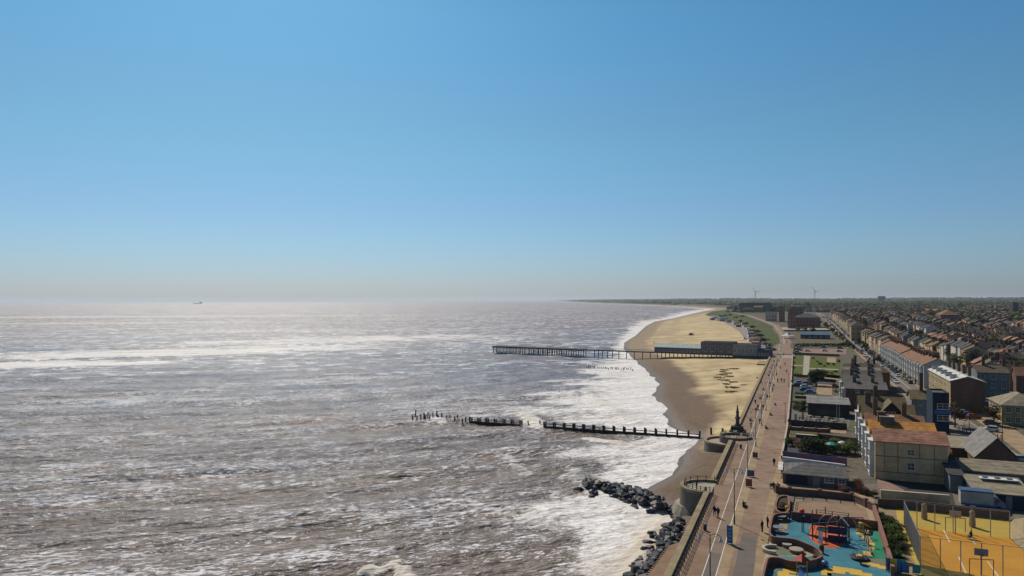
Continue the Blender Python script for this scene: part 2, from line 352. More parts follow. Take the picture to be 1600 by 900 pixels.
# far-left bands of sun glitter, painted as white foam
patch(-330, 425, 140, 30, 1.1, math.radians(12)); patch(-250, 540, 200, 60, .86, math.radians(22)); patch(-170, 700, 230, 85, .72, math.radians(25)); patch(-900, 1750, 800, 130, .72, .1); patch(-700, 1250, 450, 80, .62, .15); patch(-300, 900, 250, 60, .45, .2); patch(-60, 640, 160, 120, .36, .2); patch(-150, 1500, 500, 300, .28, 0)
FO += .09
CH += .5 * np.exp(-((off - 2) / 5.) ** 2) * (Yg < 128) + .35 * np.exp(-(((X-8)/12) ** 2 + ((Yg-104)/7) ** 2))
CH += .12 * (1 - smoothv(90, 260, Yg))
sea = struct(grid_mesh('sea', np.stack([X, Yg, Z], -1).reshape(-1, 3), nr, NCOL, ms, {'foam_glitter': FO, 'churn': np.clip(CH * .8, 0, 1), 'crest': CREST, 'rough': .24 + .30 * smoothv(90, 1400, Yg) + 0 * X}))

# ---- beach
mb_ = bpy.data.materials.new('beach_sand'); mb_.use_nodes = True; nt = mb_.node_tree; nd = nt.nodes; ln = nt.links; b = nd['Principled BSDF']
pos = nd.new('ShaderNodeNewGeometry').outputs['Position']
gold = node_attr(nd, 'gold'); wet = node_attr(nd, 'wet')
nA = noise_at(nt, pos, .045, 6, .62, .5); nB = noise_at(nt, pos, .9, 6, .7); nC = noise_at(nt, mapping(nt, pos, TH, (.5, 1, 1)), .06, 7, .62, .8)
sand = mixc(nt, ramp01(nt, nC, .36, .64), (.355, .26, .135), (.55, .435, .25))
shin = mixc(nt, ramp01(nt, nB, .3, .7), (.105, .068, .042), (.175, .120, .078))
shin = mixc(nt, node_attr(nd, 'lite'), shin, (.29, .215, .135))
gm = ramp01(nt, mnode(nt, 'ADD', gold, mnode(nt, 'MULTIPLY', mnode(nt, 'SUBTRACT', nA, .5), 1.6)), .2, .85)
c = mixc(nt, gm, shin, sand); c = mixc(nt, mnode(nt, 'MULTIPLY', node_attr(nd, 'tide'), mnode(nt, 'MULTIPLY', ramp01(nt, nB, .35, .6), .55)), c, (.11, .075, .045)); c = mixc(nt, wet, c, (.085, .058, .040)); ln.new(c, b.inputs['Base Color'])
ln.new(mnode(nt, 'SUBTRACT', .9, mnode(nt, 'MULTIPLY', wet, .45)), b.inputs['Roughness']); b.inputs['Specular IOR Level'].default_value = .25
bp = nd.new('ShaderNodeBump'); bp.inputs['Distance'].default_value = .25; ln.new(mnode(nt, 'ADD', nB, mnode(nt, 'MULTIPLY', nC, 2)), bp.inputs['Height']); ln.new(bp.outputs[0], b.inputs['Normal'])
YB = np.concatenate([np.arange(60, 450, 1.5), np.geomspace(450, 30000, 260)]); NB = 70; tb = np.linspace(-.28, 1, NB)
xw = np.where(YB < 99, 19 - (99 - YB) * .45, np.interp(YB, WATER[:,0], WATER[:,1])); xi = np.array([Xi(y) for y in YB]) + .25
wdt = np.maximum(xi - xw, 4); XB = xw[:, None] + wdt[:, None] * tb[None, :]
xo = XB - xw[:, None]; zi_ = zi(YB)[:, None]
ZB = np.where(tb[None, :] < 0, np.maximum(xo * .12, -1.6), zi_ * (1 - (1 - np.clip(tb, 0, 1)[None, :]) ** 1.8)) + .06
YBg = np.repeat(YB[:, None], NB, 1)
ZB += np.where(tb[None, :] > .1, .12 * np.sin(XB * .35 + YBg * .11) * np.sin(YBg * .21 - XB * .08), 0)
goldA = smoothv(9, 26, xo) * smoothv(172, 215, YBg + .8 * (XB - wallX(YBg)) + 14) ; goldA = np.maximum(goldA, smoothv(-15, -3, XB - wallX(YBg)) * smoothv(160, 185, YBg))
goldA = goldA * (1 - .35 * smoothv(470, 500, YBg) * (1 - smoothv(45, 60, xo))) * (1 - .8 * smoothv(1400, 2200, YBg))
TIDE = sum(a_ * np.exp(-((xo - d_ - 1.6*np.sin(YBg/13.) - .8*np.sin(YBg/4.1 + d_)) / w_) ** 2) for d_, w_, a_ in ((6,.7,.8),(11,.9,.6),(17,1.2,.7),(27,1.4,.5),(40,2,.35)))
wetA = np.clip(1 - xo / 5, 0, 1) * .95
struct(grid_mesh('beach', np.stack([XB, YBg, ZB], -1).reshape(-1, 3), len(YB), NB, mb_, {'gold': goldA, 'wet': wetA, 'lite': smoothv(360, 560, YBg) * .9, 'tide': TIDE}))

# ---- land
ml = bpy.data.materials.new('town_ground'); ml.use_nodes = True; nt = ml.node_tree; nd = nt.nodes; ln = nt.links; b = nd['Principled BSDF']
pos = nd.new('ShaderNodeNewGeometry').outputs['Position']; grn = node_attr(nd, 'green'); fld = node_attr(nd, 'field')
n1 = noise_at(nt, pos, .07, 5, .6); n2 = noise_at(nt, pos, .9, 4, .6); n3 = noise_at(nt, pos, .004, 5, .65, .4)
town = mixc(nt, ramp01(nt, n1, .42, .58), (.085, .078, .070), (.075, .085, .035)); town = mixc(nt, ramp01(nt, n2, .3, .7), town, (.15, .125, .10))
grass = mixc(nt, ramp01(nt, noise_at(nt, pos, .12, 5, .65), .35, .65), (.030, .045, .014), (.080, .100, .024))
fieldc = mixc(nt, ramp01(nt, n3, .40, .60), (.040, .050, .026), (.13, .105, .06))
c = mixc(nt, grn, town, grass); c = mixc(nt, fld, c, fieldc); ln.new(c, b.inputs['Base Color']); b.inputs['Roughness'].default_value = .95; b.inputs['Specular IOR Level'].default_value = .1
YL = np.concatenate([np.arange(50, 446, 6.), np.arange(446, 700, 6.), np.geomspace(700, 33000, 300)]); NL = 150; tl = np.linspace(0, 1, NL) ** 2.6
xi = np.array([Xi(y) for y in YL]); xe = YL * 1.0 + 120
XL = xi[:, None] + (xe - xi)[:, None] * tl[None, :]; YLg = np.repeat(YL[:, None], NL, 1); ZL = zland(XL, YLg)
XL[:, 0] += .3; e = XL - xi[:, None]; el = EL(YL)[:, None]
ZL += smoothv(3000, 7000, YLg) * smoothv(80, 400, e) * 14 * (np.sin(XL / 160 + 2 * np.sin(YLg / 900)) * .5 + .5)
GR = ((YLg > 455) & (e > .45 * el) & (e < el * .97)) * (.85 * smoothv(450, 520, YLg)); GR = np.maximum(GR, .8 * smoothv(1250, 1500, YLg) * (e < 140))
FD = smoothv(1900, 3000, YLg + np.maximum(0, e - 300) * .6)
struct(grid_mesh('land', np.stack([XL, YLg, ZL], -1).reshape(-1, 3), len(YL), NL, ml, {'green': GR.astype(float), 'field': FD}))

# ---- flat sheets on the ground
def sheet_uv(name, pts, z, m, label=None, kind='structure'):
    o = MB(); n = len(pts); g = [G(u, v) for u, v in pts]
    a = sum(g[i][0]*g[(i+1)%n][1] - g[(i+1)%n][0]*g[i][1] for i in range(n))
    if a < 0: g = g[::-1]
    o.add([(x, y, z) for x, y in g], [tuple(range(n))]); r = o.build(name, m); r['kind'] = kind; return r
def strip_uv(name, us, va, vb, dz, m, obj=True, mb=None):
    """strip along the promenade following the terrain; va, vb functions of u"""
    o = mb or MB(); rows = []
    for u in us:
        r = []
        for f in (va, vb):
            x, y = G(u, f(u) if callable(f) else f); r.append((x, y, zland(x, y) + dz))
        rows.append(r)
    k = []
    for r in rows: k += r
    o.add(k, [(2*i, 2*i+1, 2*i+3, 2*i+2) for i in range(len(rows)-1)])
    return struct(o.build(name, m)) if mb is None else o
def road_xy(name, L, R, dz, m):
    o = MB(); k = []
    for a, c_ in zip(L, R):
        for x, y in (a, c_): k.append((x, y, max(zland(a[0], a[1]), zland(c_[0], c_[1]), zland((a[0]+c_[0])/2, (a[1]+c_[1])/2)) + dz))
    o.add(k, [(2*i, 2*i+1, 2*i+3, 2*i+2) for i in range(len(L)-1)]); return struct(o.build(name, m))
PAVE = mat('promenade_pink', (.205, .130, .088), .9, scale=.12, c2=(.275, .187, .130), bump=.01)
TAN = mat('promenade_tan', (.26, .185, .105), .9, scale=.3, c2=(.34, .25, .15), bump=.01)
GREYP = mat('tarmac_brown', (.115, .095, .082), .92, scale=.4, c2=(.155, .13, .112))
ROADM = mat('asphalt', (.115, .102, .090), .92, scale=.5, c2=(.165, .148, .128))
PALE = mat('pale_concrete', (.27, .235, .185), .9, scale=.4, c2=(.36, .32, .26), bump=.01)
WHITE = mat('road_paint', (.62, .60, .56), .8, .08, 1.5)
rows = list(range(-40, 372, 6)) + [371]
wd = lambda u: 10.7 + 2.6 * smooth(0, 120, u)
strip_uv('promenade', rows, .6, wd, .05, PAVE)
PAVE2 = mat('promenade_far_pink', (.225, .135, .10), .9, scale=.25, c2=(.295, .19, .145))
strip_uv('promenade_pink_part', [r for r in rows if r > 128], lambda u: 6.9, lambda u: wd(u) - 1.4, .058, PAVE2)
strip_uv('promenade_edge_path', rows, lambda u: wd(u) - 1.3, wd, .056, TAN)
strip_uv('cycle_lane', rows, 3.7, 5.2, .056, mat('lane_brown', (.17,.115,.08), .9, scale=.25, c2=(.23,.165,.12)))
strip_uv('lane_patch', [-40, -10, 10], 3.75, 5.15, .0595, GREYP)
strip_uv('pale_strip', rows, 5.3, lambda u: 6.6 + .2 * smooth(0, 60, u), .056, TAN)
strip_uv('promenade_line', rows, 3.6, 3.7, .062, WHITE); strip_uv('cycle_lane_line', rows, 5.2, 5.3, .062, WHITE)
strip_uv('crossing_patch', [-40, 8, 20], lambda u: 7.2, lambda u: 9.6 if u < 15 else 9.2, .058, GREYP)
# upper road beyond the pier (curving)
LY = np.concatenate([np.arange(436, 600, 8), np.linspace(600, 1500, 60)])
Lp = [(Xi(y) + EL(y) + .6 if y > 445 else wallX(y) + .6, y) for y in LY]
Rp = [(x + 14.2 - 5.2 * smooth(440, 560, y), y) for x, y in Lp]
road_xy('upper_promenade', Lp, Rp, .12, PAVE)
road_xy('upper_cycle_lane', [(x + 4 - 1.4*smooth(440,560,y), y) for x, y in Lp], [(x + 5.6 - 1.6*smooth(440,560,y), y) for x, y in Lp], .17, PALE)
road_xy('lower_promenade', [(Xi(y) + .3, y) for y in LY[6:]], [(Xi(y) + .4 * EL(y), y) for y in LY[6:]], .1, mat('lower_promenade_grey', (.21, .18, .165), .9, scale=.2, c2=(.27, .23, .21)))
sheet_uv('pier_forecourt', [(350, .7), (371, .7), (372, 13.5), (352, 13.5)], 5.07, PALE)
jm = MB()
for u_ in range(-34, 350, 16):
    x0, y0 = G(u_, .7); x1, y1 = G(u_ + .6, wd(u_)); x2, y2 = G(u_ + .75, wd(u_)); x3, y3 = G(u_ + .15, .7); jm.add([(x0,y0,5.066),(x1,y1,5.066),(x2,y2,5.066),(x3,y3,5.066)], [(0,1,2,3)])
struct(jm.build('paving_joints', GREYP))
# main road and its pavements
mrows = list(range(190, 1500, 15))
strip_uv('road_pavement', mrows, 50.5, 60.6, .06, TAN); strip_uv('main_road', mrows, 51.9, 59.0, .09, ROADM)
strip_uv('road_centre_line', mrows, 55.35, 55.5, .11, WHITE)
for v_ in (104, 136, 170, 204, 238, 272, 306, 340, 376, 412): strip_uv('side_road', [100] + list(range(150, 1400, 40)), v_ - 3.4, v_ + 3.4, .08, ROADM)
for u_ in (300, 462, 640, 820, 1010): strip_uv('cross_road', [u_ - 3.5, u_ + 3.5], 60.6, 430, .1, ROADM)
# square at the right (junction)
sheet_uv('junction_road', [(78, 60.5), (205, 60.5), (190, 49.5), (98, 49.5), (86, 55)], 5.07, mat('junction_surface', (.20, .165, .125), .9, scale=.2, c2=(.27, .22, .17)))
strip_uv('junction_lane', [76, 100, 130, 165, 200], lambda u: 61 + .02 * (u-76), lambda u: 67.2 + .02 * (u-76), .08, TAN)
sheet_uv('junction_tarmac', [(96, 55), (104, 61), (138, 59.5), (131, 54)], 5.12, ROADM)
sheet_uv('yard_ground', [(-40, 11), (-40, 62), (78, 62), (98, 49), (190, 49), (190, 30), (60, 30), (44, 13)], 5.03, mat('yard_earth', (.115, .095, .075), .95, scale=.4, c2=(.17, .145, .115)))
# ---- haze
hz = MB().box(-36000, 36000, -2500, 35500, -3.2, 130).build('haze', None or mat('haze_tmp', (1,1,1))); hz['kind'] = 'stuff'
mh = bpy.data.materials.new('haze_air'); mh.use_nodes = True; nt = mh.node_tree; nt.nodes.clear()
pv = nt.nodes.new('ShaderNodeVolumePrincipled'); pv.inputs['Color'].default_value = (.76, .84, .95, 1); pv.inputs['Density'].default_value = HAZE = 4.8e-5; pv.inputs['Anisotropy'].default_value = 0.35
oo = nt.nodes.new('ShaderNodeOutputMaterial'); nt.links.new(pv.outputs[0], oo.inputs['Volume']); hz.data.materials[0] = mh
# ================================================================== materials for things
def wallm(n, c, **k): return mat('wall_' + n, c, .9, .10, 1.2, **k)
WM = {'cream': wallm('cream', (.56, .39, .215)), 'white': wallm('white', (.52, .50, .46)), 'yellow': wallm('yellow_brick', (.34, .25, .12)),
      'red': wallm('red_brick', (.20, .075, .05)), 'brown': wallm('brown_brick', (.15, .085, .062)), 'grey': wallm('grey_render', (.22, .22, .22)),
      'tan': wallm('tan_brick', (.23, .165, .11)), 'orange': wallm('orange_brick', (.33, .14, .07)), 'navy': wallm('navy_paint', (.013, .027, .055)), 'blue': wallm('blue_paint', (.07, .12, .18)),
      'pale blue': wallm('pale_blue', (.165, .175, .185)), 'dark': wallm('dark_timber', (.035, .032, .035))}
def roofm(n, c, c2): return mat('roof_' + n, c, .85, scale=.9, c2=c2, stripes=('Z', .35, .7), detail=6)
RM = {'slate': roofm('slate', (.040, .039, .041), (.080, .076, .075)), 'terracotta': roofm('terracotta', (.17, .080, .045), (.25, .13, .070)), 'orange': roofm('orange_tile', (.42, .17, .035), (.52, .26, .05)),
      'brown': roofm('brown_tile', (.075, .052, .038), (.125, .090, .062)), 'green-brown': roofm('moss_tile', (.105, .082, .040), (.17, .13, .06)), 'red-brown': roofm('red_brown', (.22, .10, .065), (.36, .185, .12)),
      'grey': roofm('grey_sheet', (.17, .165, .16), (.24, .23, .22)), 'white': roofm('white_sheet', (.50, .50, .50), (.62, .62, .62)), 'felt': roofm('felt', (.085, .082, .080), (.13, .125, .12)), 'tan': roofm('tan_felt', (.21, .175, .12), (.29, .25, .18)), 'blue': roofm('blue_sheet', (.03, .08, .16), (.05, .12, .22))}
GLASS = mat('window_glass', (.022, .026, .032), .12, .05, 1, spec=.6); FRAME = mat('window_frame', (.58, .57, .55), .6, .05, 2)
DGLASS = mat('warm_window', (.12, .08, .05), .3); POT = mat('chimney_pot', (.26, .12, .07), .9); BRICKCH = mat('chimney_brick', (.11, .075, .055), .95, .2, 2)
DARKM = mat('dark_metal', (.028, .028, .030), .55, .1, 2); IRON = mat('grey_iron', (.20, .205, .21), .5, .1, 2); TIMB = mat('wet_timber', (.030, .024, .020), .75, .25, 1.5)
CONC = mat('sea_wall_concrete', (.185, .145, .085), .92, scale=.5, c2=(.30, .24, .145), bump=.02); CONCD = mat('sea_wall_face', (.105, .092, .074), .92, scale=.35, c2=(.17, .15, .12), bump=.03)
RED = mat('red_paint', (.40, .03, .025), .5); YEL = mat('yellow_paint', (.55, .36, .03), .55); BLU = mat('blue_paint2', (.03, .12, .32), .5); TEAL = mat('teal_paint', (.02, .22, .22), .5)
PINKB = mat('pink_brick', (.19, .085, .065), .9, scale=.9, c2=(.26, .13, .10)); DBR = mat('garden_brick', (.12, .065, .048), .95, scale=.8, c2=(.18, .105, .08)); CAP = mat('stone_cap', (.42, .36, .27), .9)
WINM = {}
def winmesh(w, h, nx=2, ny=2, sill=True):
    k = (round(w, 2), round(h, 2), nx, ny)
    if k not in WINM:                     # in local XZ plane, facing -Y, proud of the wall
        f = MB(); t = .09
        f.box(-w/2, w/2, -.06, .05, 0, t); f.box(-w/2, w/2, -.06, .05, h - t, h); f.box(-w/2, -w/2 + t, -.06, .05, t, h - t); f.box(w/2 - t, w/2, -.06, .05, t, h - t)
        for i in range(1, nx): x = -w/2 + w * i / nx; f.box(x - .03, x + .03, -.045, .03, t, h - t)
        for j in range(1, ny): z = h * j / ny; f.box(-w/2 + t, w/2 - t, -.05, .03, z - .03, z + .03)
        f.box(-w/2 - .1, w/2 + .1, -.16, .05, -.1, -.002)
        g = MB(); g.box(-w/2 + t, w/2 - t, -.02, .04, t, h - t)
        WINM[k] = (f.mesh('window', FRAME), g.mesh('pane', GLASS))
    return WINM[k]
def window(par, x, y, z, w, h, rz=0, nx=2, ny=2, pane=True, mats=None):
    a, b_ = winmesh(w, h, nx, ny); o = bpy.data.objects.new('window', a); COL.objects.link(o); o.parent = par; o.location = (x, y, z); o.rotation_euler.z = rz
    p = bpy.data.objects.new('pane', b_); COL.objects.link(p); p.parent = o
    return o
def roof_mb(kind, w, d, h, rh, ov=.35, th=.16):
    """roof over x 0..w, y 0..d, eaves at z=h"""
    m = MB(); x0, x1, y0, y1 = -ov, w + ov, -ov, d + ov; e = h + .02; r = h + rh
    if kind == 'gx':   # ridge along x
        ym = d / 2; v = [(x0,y0,e-.1),(x1,y0,e-.1),(x1,ym,r),(x0,ym,r),(x0,y1,e-.1),(x1,y1,e-.1)]; v2 = [(a,b,c+th) for a,b,c in v]
        m.add(v + v2, [(6,7,8,9),(9,8,11,10),(0,3,2,1),(3,4,5,2),(0,1,7,6),(4,10,11,5),(0,6,9,3),(3,9,10,4),(1,2,8,7),(2,5,11,8)])
    elif kind == 'gy':
        xm = w / 2; v = [(x0,y0,e-.1),(x0,y1,e-.1),(xm,y1,r),(xm,y0,r),(x1,y0,e-.1),(x1,y1,e-.1)]; v2 = [(a,b,c+th) for a,b,c in v]
        m.add(v + v2, [(6,9,8,7),(9,10,11,8),(0,1,2,3),(3,2,5,4),(0,6,7,1),(4,5,11,10),(0,3,9,6),(3,4,10,9),(1,7,8,2),(2,8,11,5)])
    elif kind == 'hip':
        k = min(w, d) / 2
        if w >= d: a, b_ = (k, d/2), (w - k, d/2)
        else: a, b_ = (w/2, k), (w/2, d - k)
        m.add([(x0,y0,e-.14),(x1,y0,e-.14),(x1,y1,e-.14),(x0,y1,e-.14),(x0,y0,e+.02),(x1,y0,e+.02),(x1,y1,e+.02),(x0,y1,e+.02),(a[0]-.01,a[1],r),(b_[0]+.01,b_[1],r)],
              [(0,3,2,1),(0,1,5,4),(1,2,6,5),(2,3,7,6),(3,0,4,7)] + ([(4,5,9,8),(5,6,9),(6,7,8,9),(7,4,8)] if w >= d else [(4,5,8),(5,6,9,8),(6,7,9),(7,4,8,9)]))
    elif kind == 'mono':  # slopes down to the viewer
        m.add([(x0,y0,e),(x1,y0,e),(x1,y1,r),(x0,y1,r),(x0,y0,e+th),(x1,y0,e+th),(x1,y1,r+th),(x0,y1,r+th)], [(0,3,2,1),(4,5,6,7),(0,1,5,4),(1,2,6,5),(2,3,7,6),(3,0,4,7)])
    else:              # flat with parapet
        m.box(.25, w-.25, .25, d-.25, h - .05, h + .06)
    return m
def wall_mb(kind, w, d, h, rh, base=-1.5):
    m = MB()
    if kind == 'gx':
        p = [(0,0,base),(0,d,base),(0,d,h),(0,d/2,h+rh-.06),(0,0,h)]; q = [(w,b,c) for a,b,c in p]
        m.add(p + q, [(0,4,3,2,1),(5,6,7,8,9),(0,1,6,5),(1,2,7,6),(4,0,5,9),(2,3,8,7),(3,4,9,8)])
    elif kind == 'gy':
        p = [(0,0,base),(w,0,base),(w,0,h),(w/2,0,h+rh-.06),(0,0,h)]; q = [(a,d,c) for a,b,c in p]
        m.add(p + q, [(0,1,2,3,4),(5,9,8,7,6),(0,5,6,1),(1,6,7,2),(4,9,5,0),(2,7,8,3),(3,8,9,4)])
    elif kind == 'mono':
        m.add([(0,0,base),(w,0,base),(w,d,base),(0,d,base),(0,0,h),(w,0,h),(w,d,h+rh),(0,d,h+rh)], [(0,3,2,1),(4,5,6,7),(0,1,5,4),(1,2,6,5),(2,3,7,6),(3,0,4,7)])
    elif kind == 'flat':
        m.box(0, w, 0, d, base, h)
        m.box(0, w, 0, .22, h, h + .5); m.box(0, w, d - .22, d, h, h + .5); m.box(0, .22, .22, d - .22, h, h + .5); m.box(w - .22, w, .22, d - .22, h, h + .5)
    else: m.box(0, w, 0, d, base, h)
    return m
def chimney(roof, x, y, z0, z1, w=.9, d=.7, m=None, pots=3):
    c = MB().box(x - w/2, x + w/2, y - d/2, y + d/2, z0, z1); c.box(x - w/2 - .08, x + w/2 + .08, y - d/2 - .08, y + d/2 + .08, z1 + .002, z1 + .18)
    for i in range(pots):
        px = x - w/2 + w * (i + .5) / pots; c.lathe([(.14, z1 + .18), (.12, z1 + .6)], 6, (px, y, 0), mi=1)
    return c.build('chimney', [m or BRICKCH, POT], roof)
def house(label, cat, w, d, h, rh, kind, wm, rm, loc, rz=TH, group=None, name='house', wins=(), chims=(), dormers=(), bay=None, door=None, small=False):
    t = thing(name, label, cat, loc, rz, group)
    wall_mb(kind, w, d, h, rh).build('wall', WM.get(wm, wm) if isinstance(wm, str) else wm, t)
    rf = roof_mb(kind, w, d, h, rh).build('roof', RM.get(rm, rm) if isinstance(rm, str) else rm, t)
    for c in chims:
        x, y, zz = c[:3]; ww = c[3] if len(c) > 3 else .9; dd = c[4] if len(c) > 4 else .7; chimney(rf, x, y, h - .3, zz, ww, dd, pots=c[5] if len(c) > 5 else 3)
    for s, a, z, ww, hh in wins:       # side 'f' front(-y) 'l' left(-x) 'r' right(+x) 'b'
        if s == 'f': window(t, a, 0, z, ww, hh)
        elif s == 'l': window(t, 0, a, z, ww, hh, -math.pi/2)
        elif s == 'r': window(t, w, a, z, ww, hh, math.pi/2)
        else: window(t, a, d, z, ww, hh, math.pi)
    for y_, z_ in dormers:             # dormer on the sea side slope of a 'gy' roof
        dm = MB().box(.5, 2.2, y_ - .8, y_ + .8, z_, z_ + 1.3).build('dormer', WM['white'], rf)
        MB().box(.3, 2.4, y_ - .95, y_ + .95, z_ + 1.302, z_ + 1.42).build('dormer_roof', RM['felt'], t)
        window(t, .5, y_, z_ + .25, 1.1, .85, -math.pi/2)
    if bay:                            # bays on the sea side
        for y_, z0, z1, bw_ in bay:
            b_ = MB().prism([(0.02, y_ - bw_/2), (-.8, y_ - bw_/2 + .5), (-.8, y_ + bw_/2 - .5), (0.02, y_ + bw_/2)], z0, z1).build('bay', WM['white'], t)
            MB().prism([(.02, y_ - bw_/2 - .15), (-1.0, y_ - bw_/2 + .4), (-1.0, y_ + bw_/2 - .4), (.02, y_ + bw_/2 + .15)], z1 + .002, z1 + .16).build('bay_roof', RM['white'], t)
            z = z0 + .8
            while z + 1.5 < z1: window(t, -.8, y_, z, bw_ - 1.3, 1.5, -math.pi/2); z += 2.9
    if door:
        s, a = door
        dr = MB().box(-.5, .5, -.06, .05, 0, 2.1).build('door', DARKM, t); dr.location = (a, 0, .02) if s == 'f' else (0, a, .02); dr.rotation_euler.z = 0 if s == 'f' else -math.pi/2
    return t
def BL(label, cat, px0, px1, pyb, pyt, depth, rh, kind, wm, rm, nwin=0, storeys=2, z=5., **kw):
    """a building whose front-left foot is seen at (px0, pyb), front-right foot at column px1 and front-left eaves at row pyt"""
    u, v = UVp(px0, pyb, z); w = v_at_px(u, px1) - v; X, Y = G(u, v); h = ztop(px0, pyt, Y) - z
    if nwin:
        wins = list(kw.pop('wins', ()))
        for s in range(storeys):
            for i in range(nwin): wins.append(('f', w * (i + .5) / nwin, .9 + s * h / storeys, min(1.4, w / nwin * .5), min(1.5, h / storeys * .5)))
        kw['wins'] = wins
    return house(label, cat, w, depth, h, rh, kind, wm, rm, (X, Y, z), **kw), (u, v, w, h)

# ================================================================== NEAR BUILDINGS
t, _ = BL('low blue-fronted brick cafe with grey hipped roof beside the promenade', 'cafe', 1222.5, 1323, 756, 739, 8.2, 1.5, 'hip', 'brown', 'felt', name='cafe')
_w = _[2]
MB().box(.6, 4.3, -.07, .03, .2, 2.1).build('blue_shutter', WM['navy'], t)
MB().box(5.2, 6.5, -.07, .03, .05, 2.15).build('door', WM['pale blue'], t)
window(t, 8.0, 0, 1.0, 1.6, .9); window(t, 10.1, 0, 1.0, 1.3, .9)
MB().box(-.9, -.02, .6, 7.5, 2.35, 2.5).build('awning', WM['white'], t)
# cream end-of-terrace and the terrace behind it
u0, v0 = UVp(1367, 748.5); v1 = v_at_px(u0, 1480.5); TW = v1 - v0
Xc, Yc = G(u0, v0)
t = house('big cream rendered end building with red-brown tiled roof and blank side wall', 'apartment building', TW, 7.6, 7.4, 1.8, 'gx', 'cream', 'red-brown', (Xc, Yc, 5), name='apartment_building',
          wins=[('l', 5.6, 1, 1.3, 1.7), ('l', 5.6, 4, 1.3, 1.6)], bay=[(3.2, 0, 7.0, 3.6)], door=('l', 5.5))
window(t, TW * .50, 0, 5.0, 1.3, 1.2); o = window(t, TW * .50, 0, 2.2, 1.3, 1.5); o.children[0].data = o.children[0].data.copy(); o.children[0].data.materials[0] = DGLASS
for k in (4.55, 1.55): MB().box(0.01, TW - .01, -.05, .02, k, k + .12).build('string_course', mat('dark_trim', (.10, .08, .065), .9), t)
for k in (.13, .32, .62, .82): MB().box(TW*k - .04, TW*k + .04, -.09, .02, 1.68 if k != .62 else 4.68, 7.2).build('drainpipe', mat('pipe_tan', (.18, .14, .10), .8), t)
uT = u0 + 7.62
TER = [('cream seafront house with bright orange tiled roof behind the cream end building', 'cream', 'orange', 8.6, 7.6, 1.9), ('white bay-fronted seafront house with pink-red tiled roof and stout chimney', 'white', 'terracotta', 8.6, 7.7, 1.9),
       ('tan seafront house with mossy brown roof and timbered gable', 'tan', 'green-brown', 8.6, 7.8, 2.9), ('tall white seafront house with dark mossy cross roof', 'white', 'green-brown', 9.0, 8.2, 3.0)]
_uu = uT; CH_AT = {0: [(TW*.19, 4.3, 11.3, 1.5, 1.2, 0)], 1: [(TW*.16, 4.3, 12.6, .9, .9, 4), (TW*.62, 4.3, 11.9, .9, .9, 3)], 2: [(TW*.1, 4.3, 13, 1.2, .9, 4)], 3: [(TW*.3, 4.5, 13.5)]}
for i, (lb, wm_, rm_, dp, hh, rh_) in enumerate(TER):
    X, Y = G(_uu, v0); fw = TW - .6 * (i + 1)
    t = house(lb, 'house', fw, dp - .05, hh, rh_, 'gx', wm_, rm_, (X, Y, 5), name='seafront_house', wins=[('l', 7.3, 4, 1.1, 1.5), ('l', 7.3, 1, 1.1, 1.7)], chims=CH_AT[i], bay=[(3.0, 0, hh - .6, 3.4)], door=('l', 6.9))
    if i == 0: MB().box(TW*.155, TW*.37, 2.6, 4.6, hh + .9, hh + 3.0).build('flat_dormer', RM['felt'], t); MB().box(TW*.145, TW*.38, 2.5, 4.7, hh + 3.002, hh + 3.12).build('dormer_cap', CAP, t)
    if i == 2:
        g = MB(); xa = fw * .55; g.add([(xa-3.6,.2,hh-.3),(xa+3.6,.2,hh-.3),(xa,.2,hh+3.6),(xa-3.6,6,hh-.3),(xa+3.6,6,hh-.3),(xa,6,hh+3.6)], [(0,1,2),(3,5,4),(0,2,5,3),(1,4,5,2),(0,3,4,1)]); g.build('gable', WM['dark'], t)
        g = MB()
        for s_ in (-1, 1):
            g.add([(xa+s_*3.9,-.3,hh-.4),(xa,-.3,hh+3.85),(xa,6.2,hh+3.85),(xa+s_*3.9,6.2,hh-.4),(xa+s_*3.9,-.3,hh-.2),(xa,-.3,hh+4.1),(xa,6.2,hh+4.1),(xa+s_*3.9,6.2,hh-.2)], [(0,1,2,3),(4,7,6,5),(0,4,5,1),(3,2,6,7),(0,3,7,4)])
        g.build('gable_roof', RM['green-brown'], t); window(t, xa, .2, hh + .5, 1.6, 1.3)
    _uu += dp
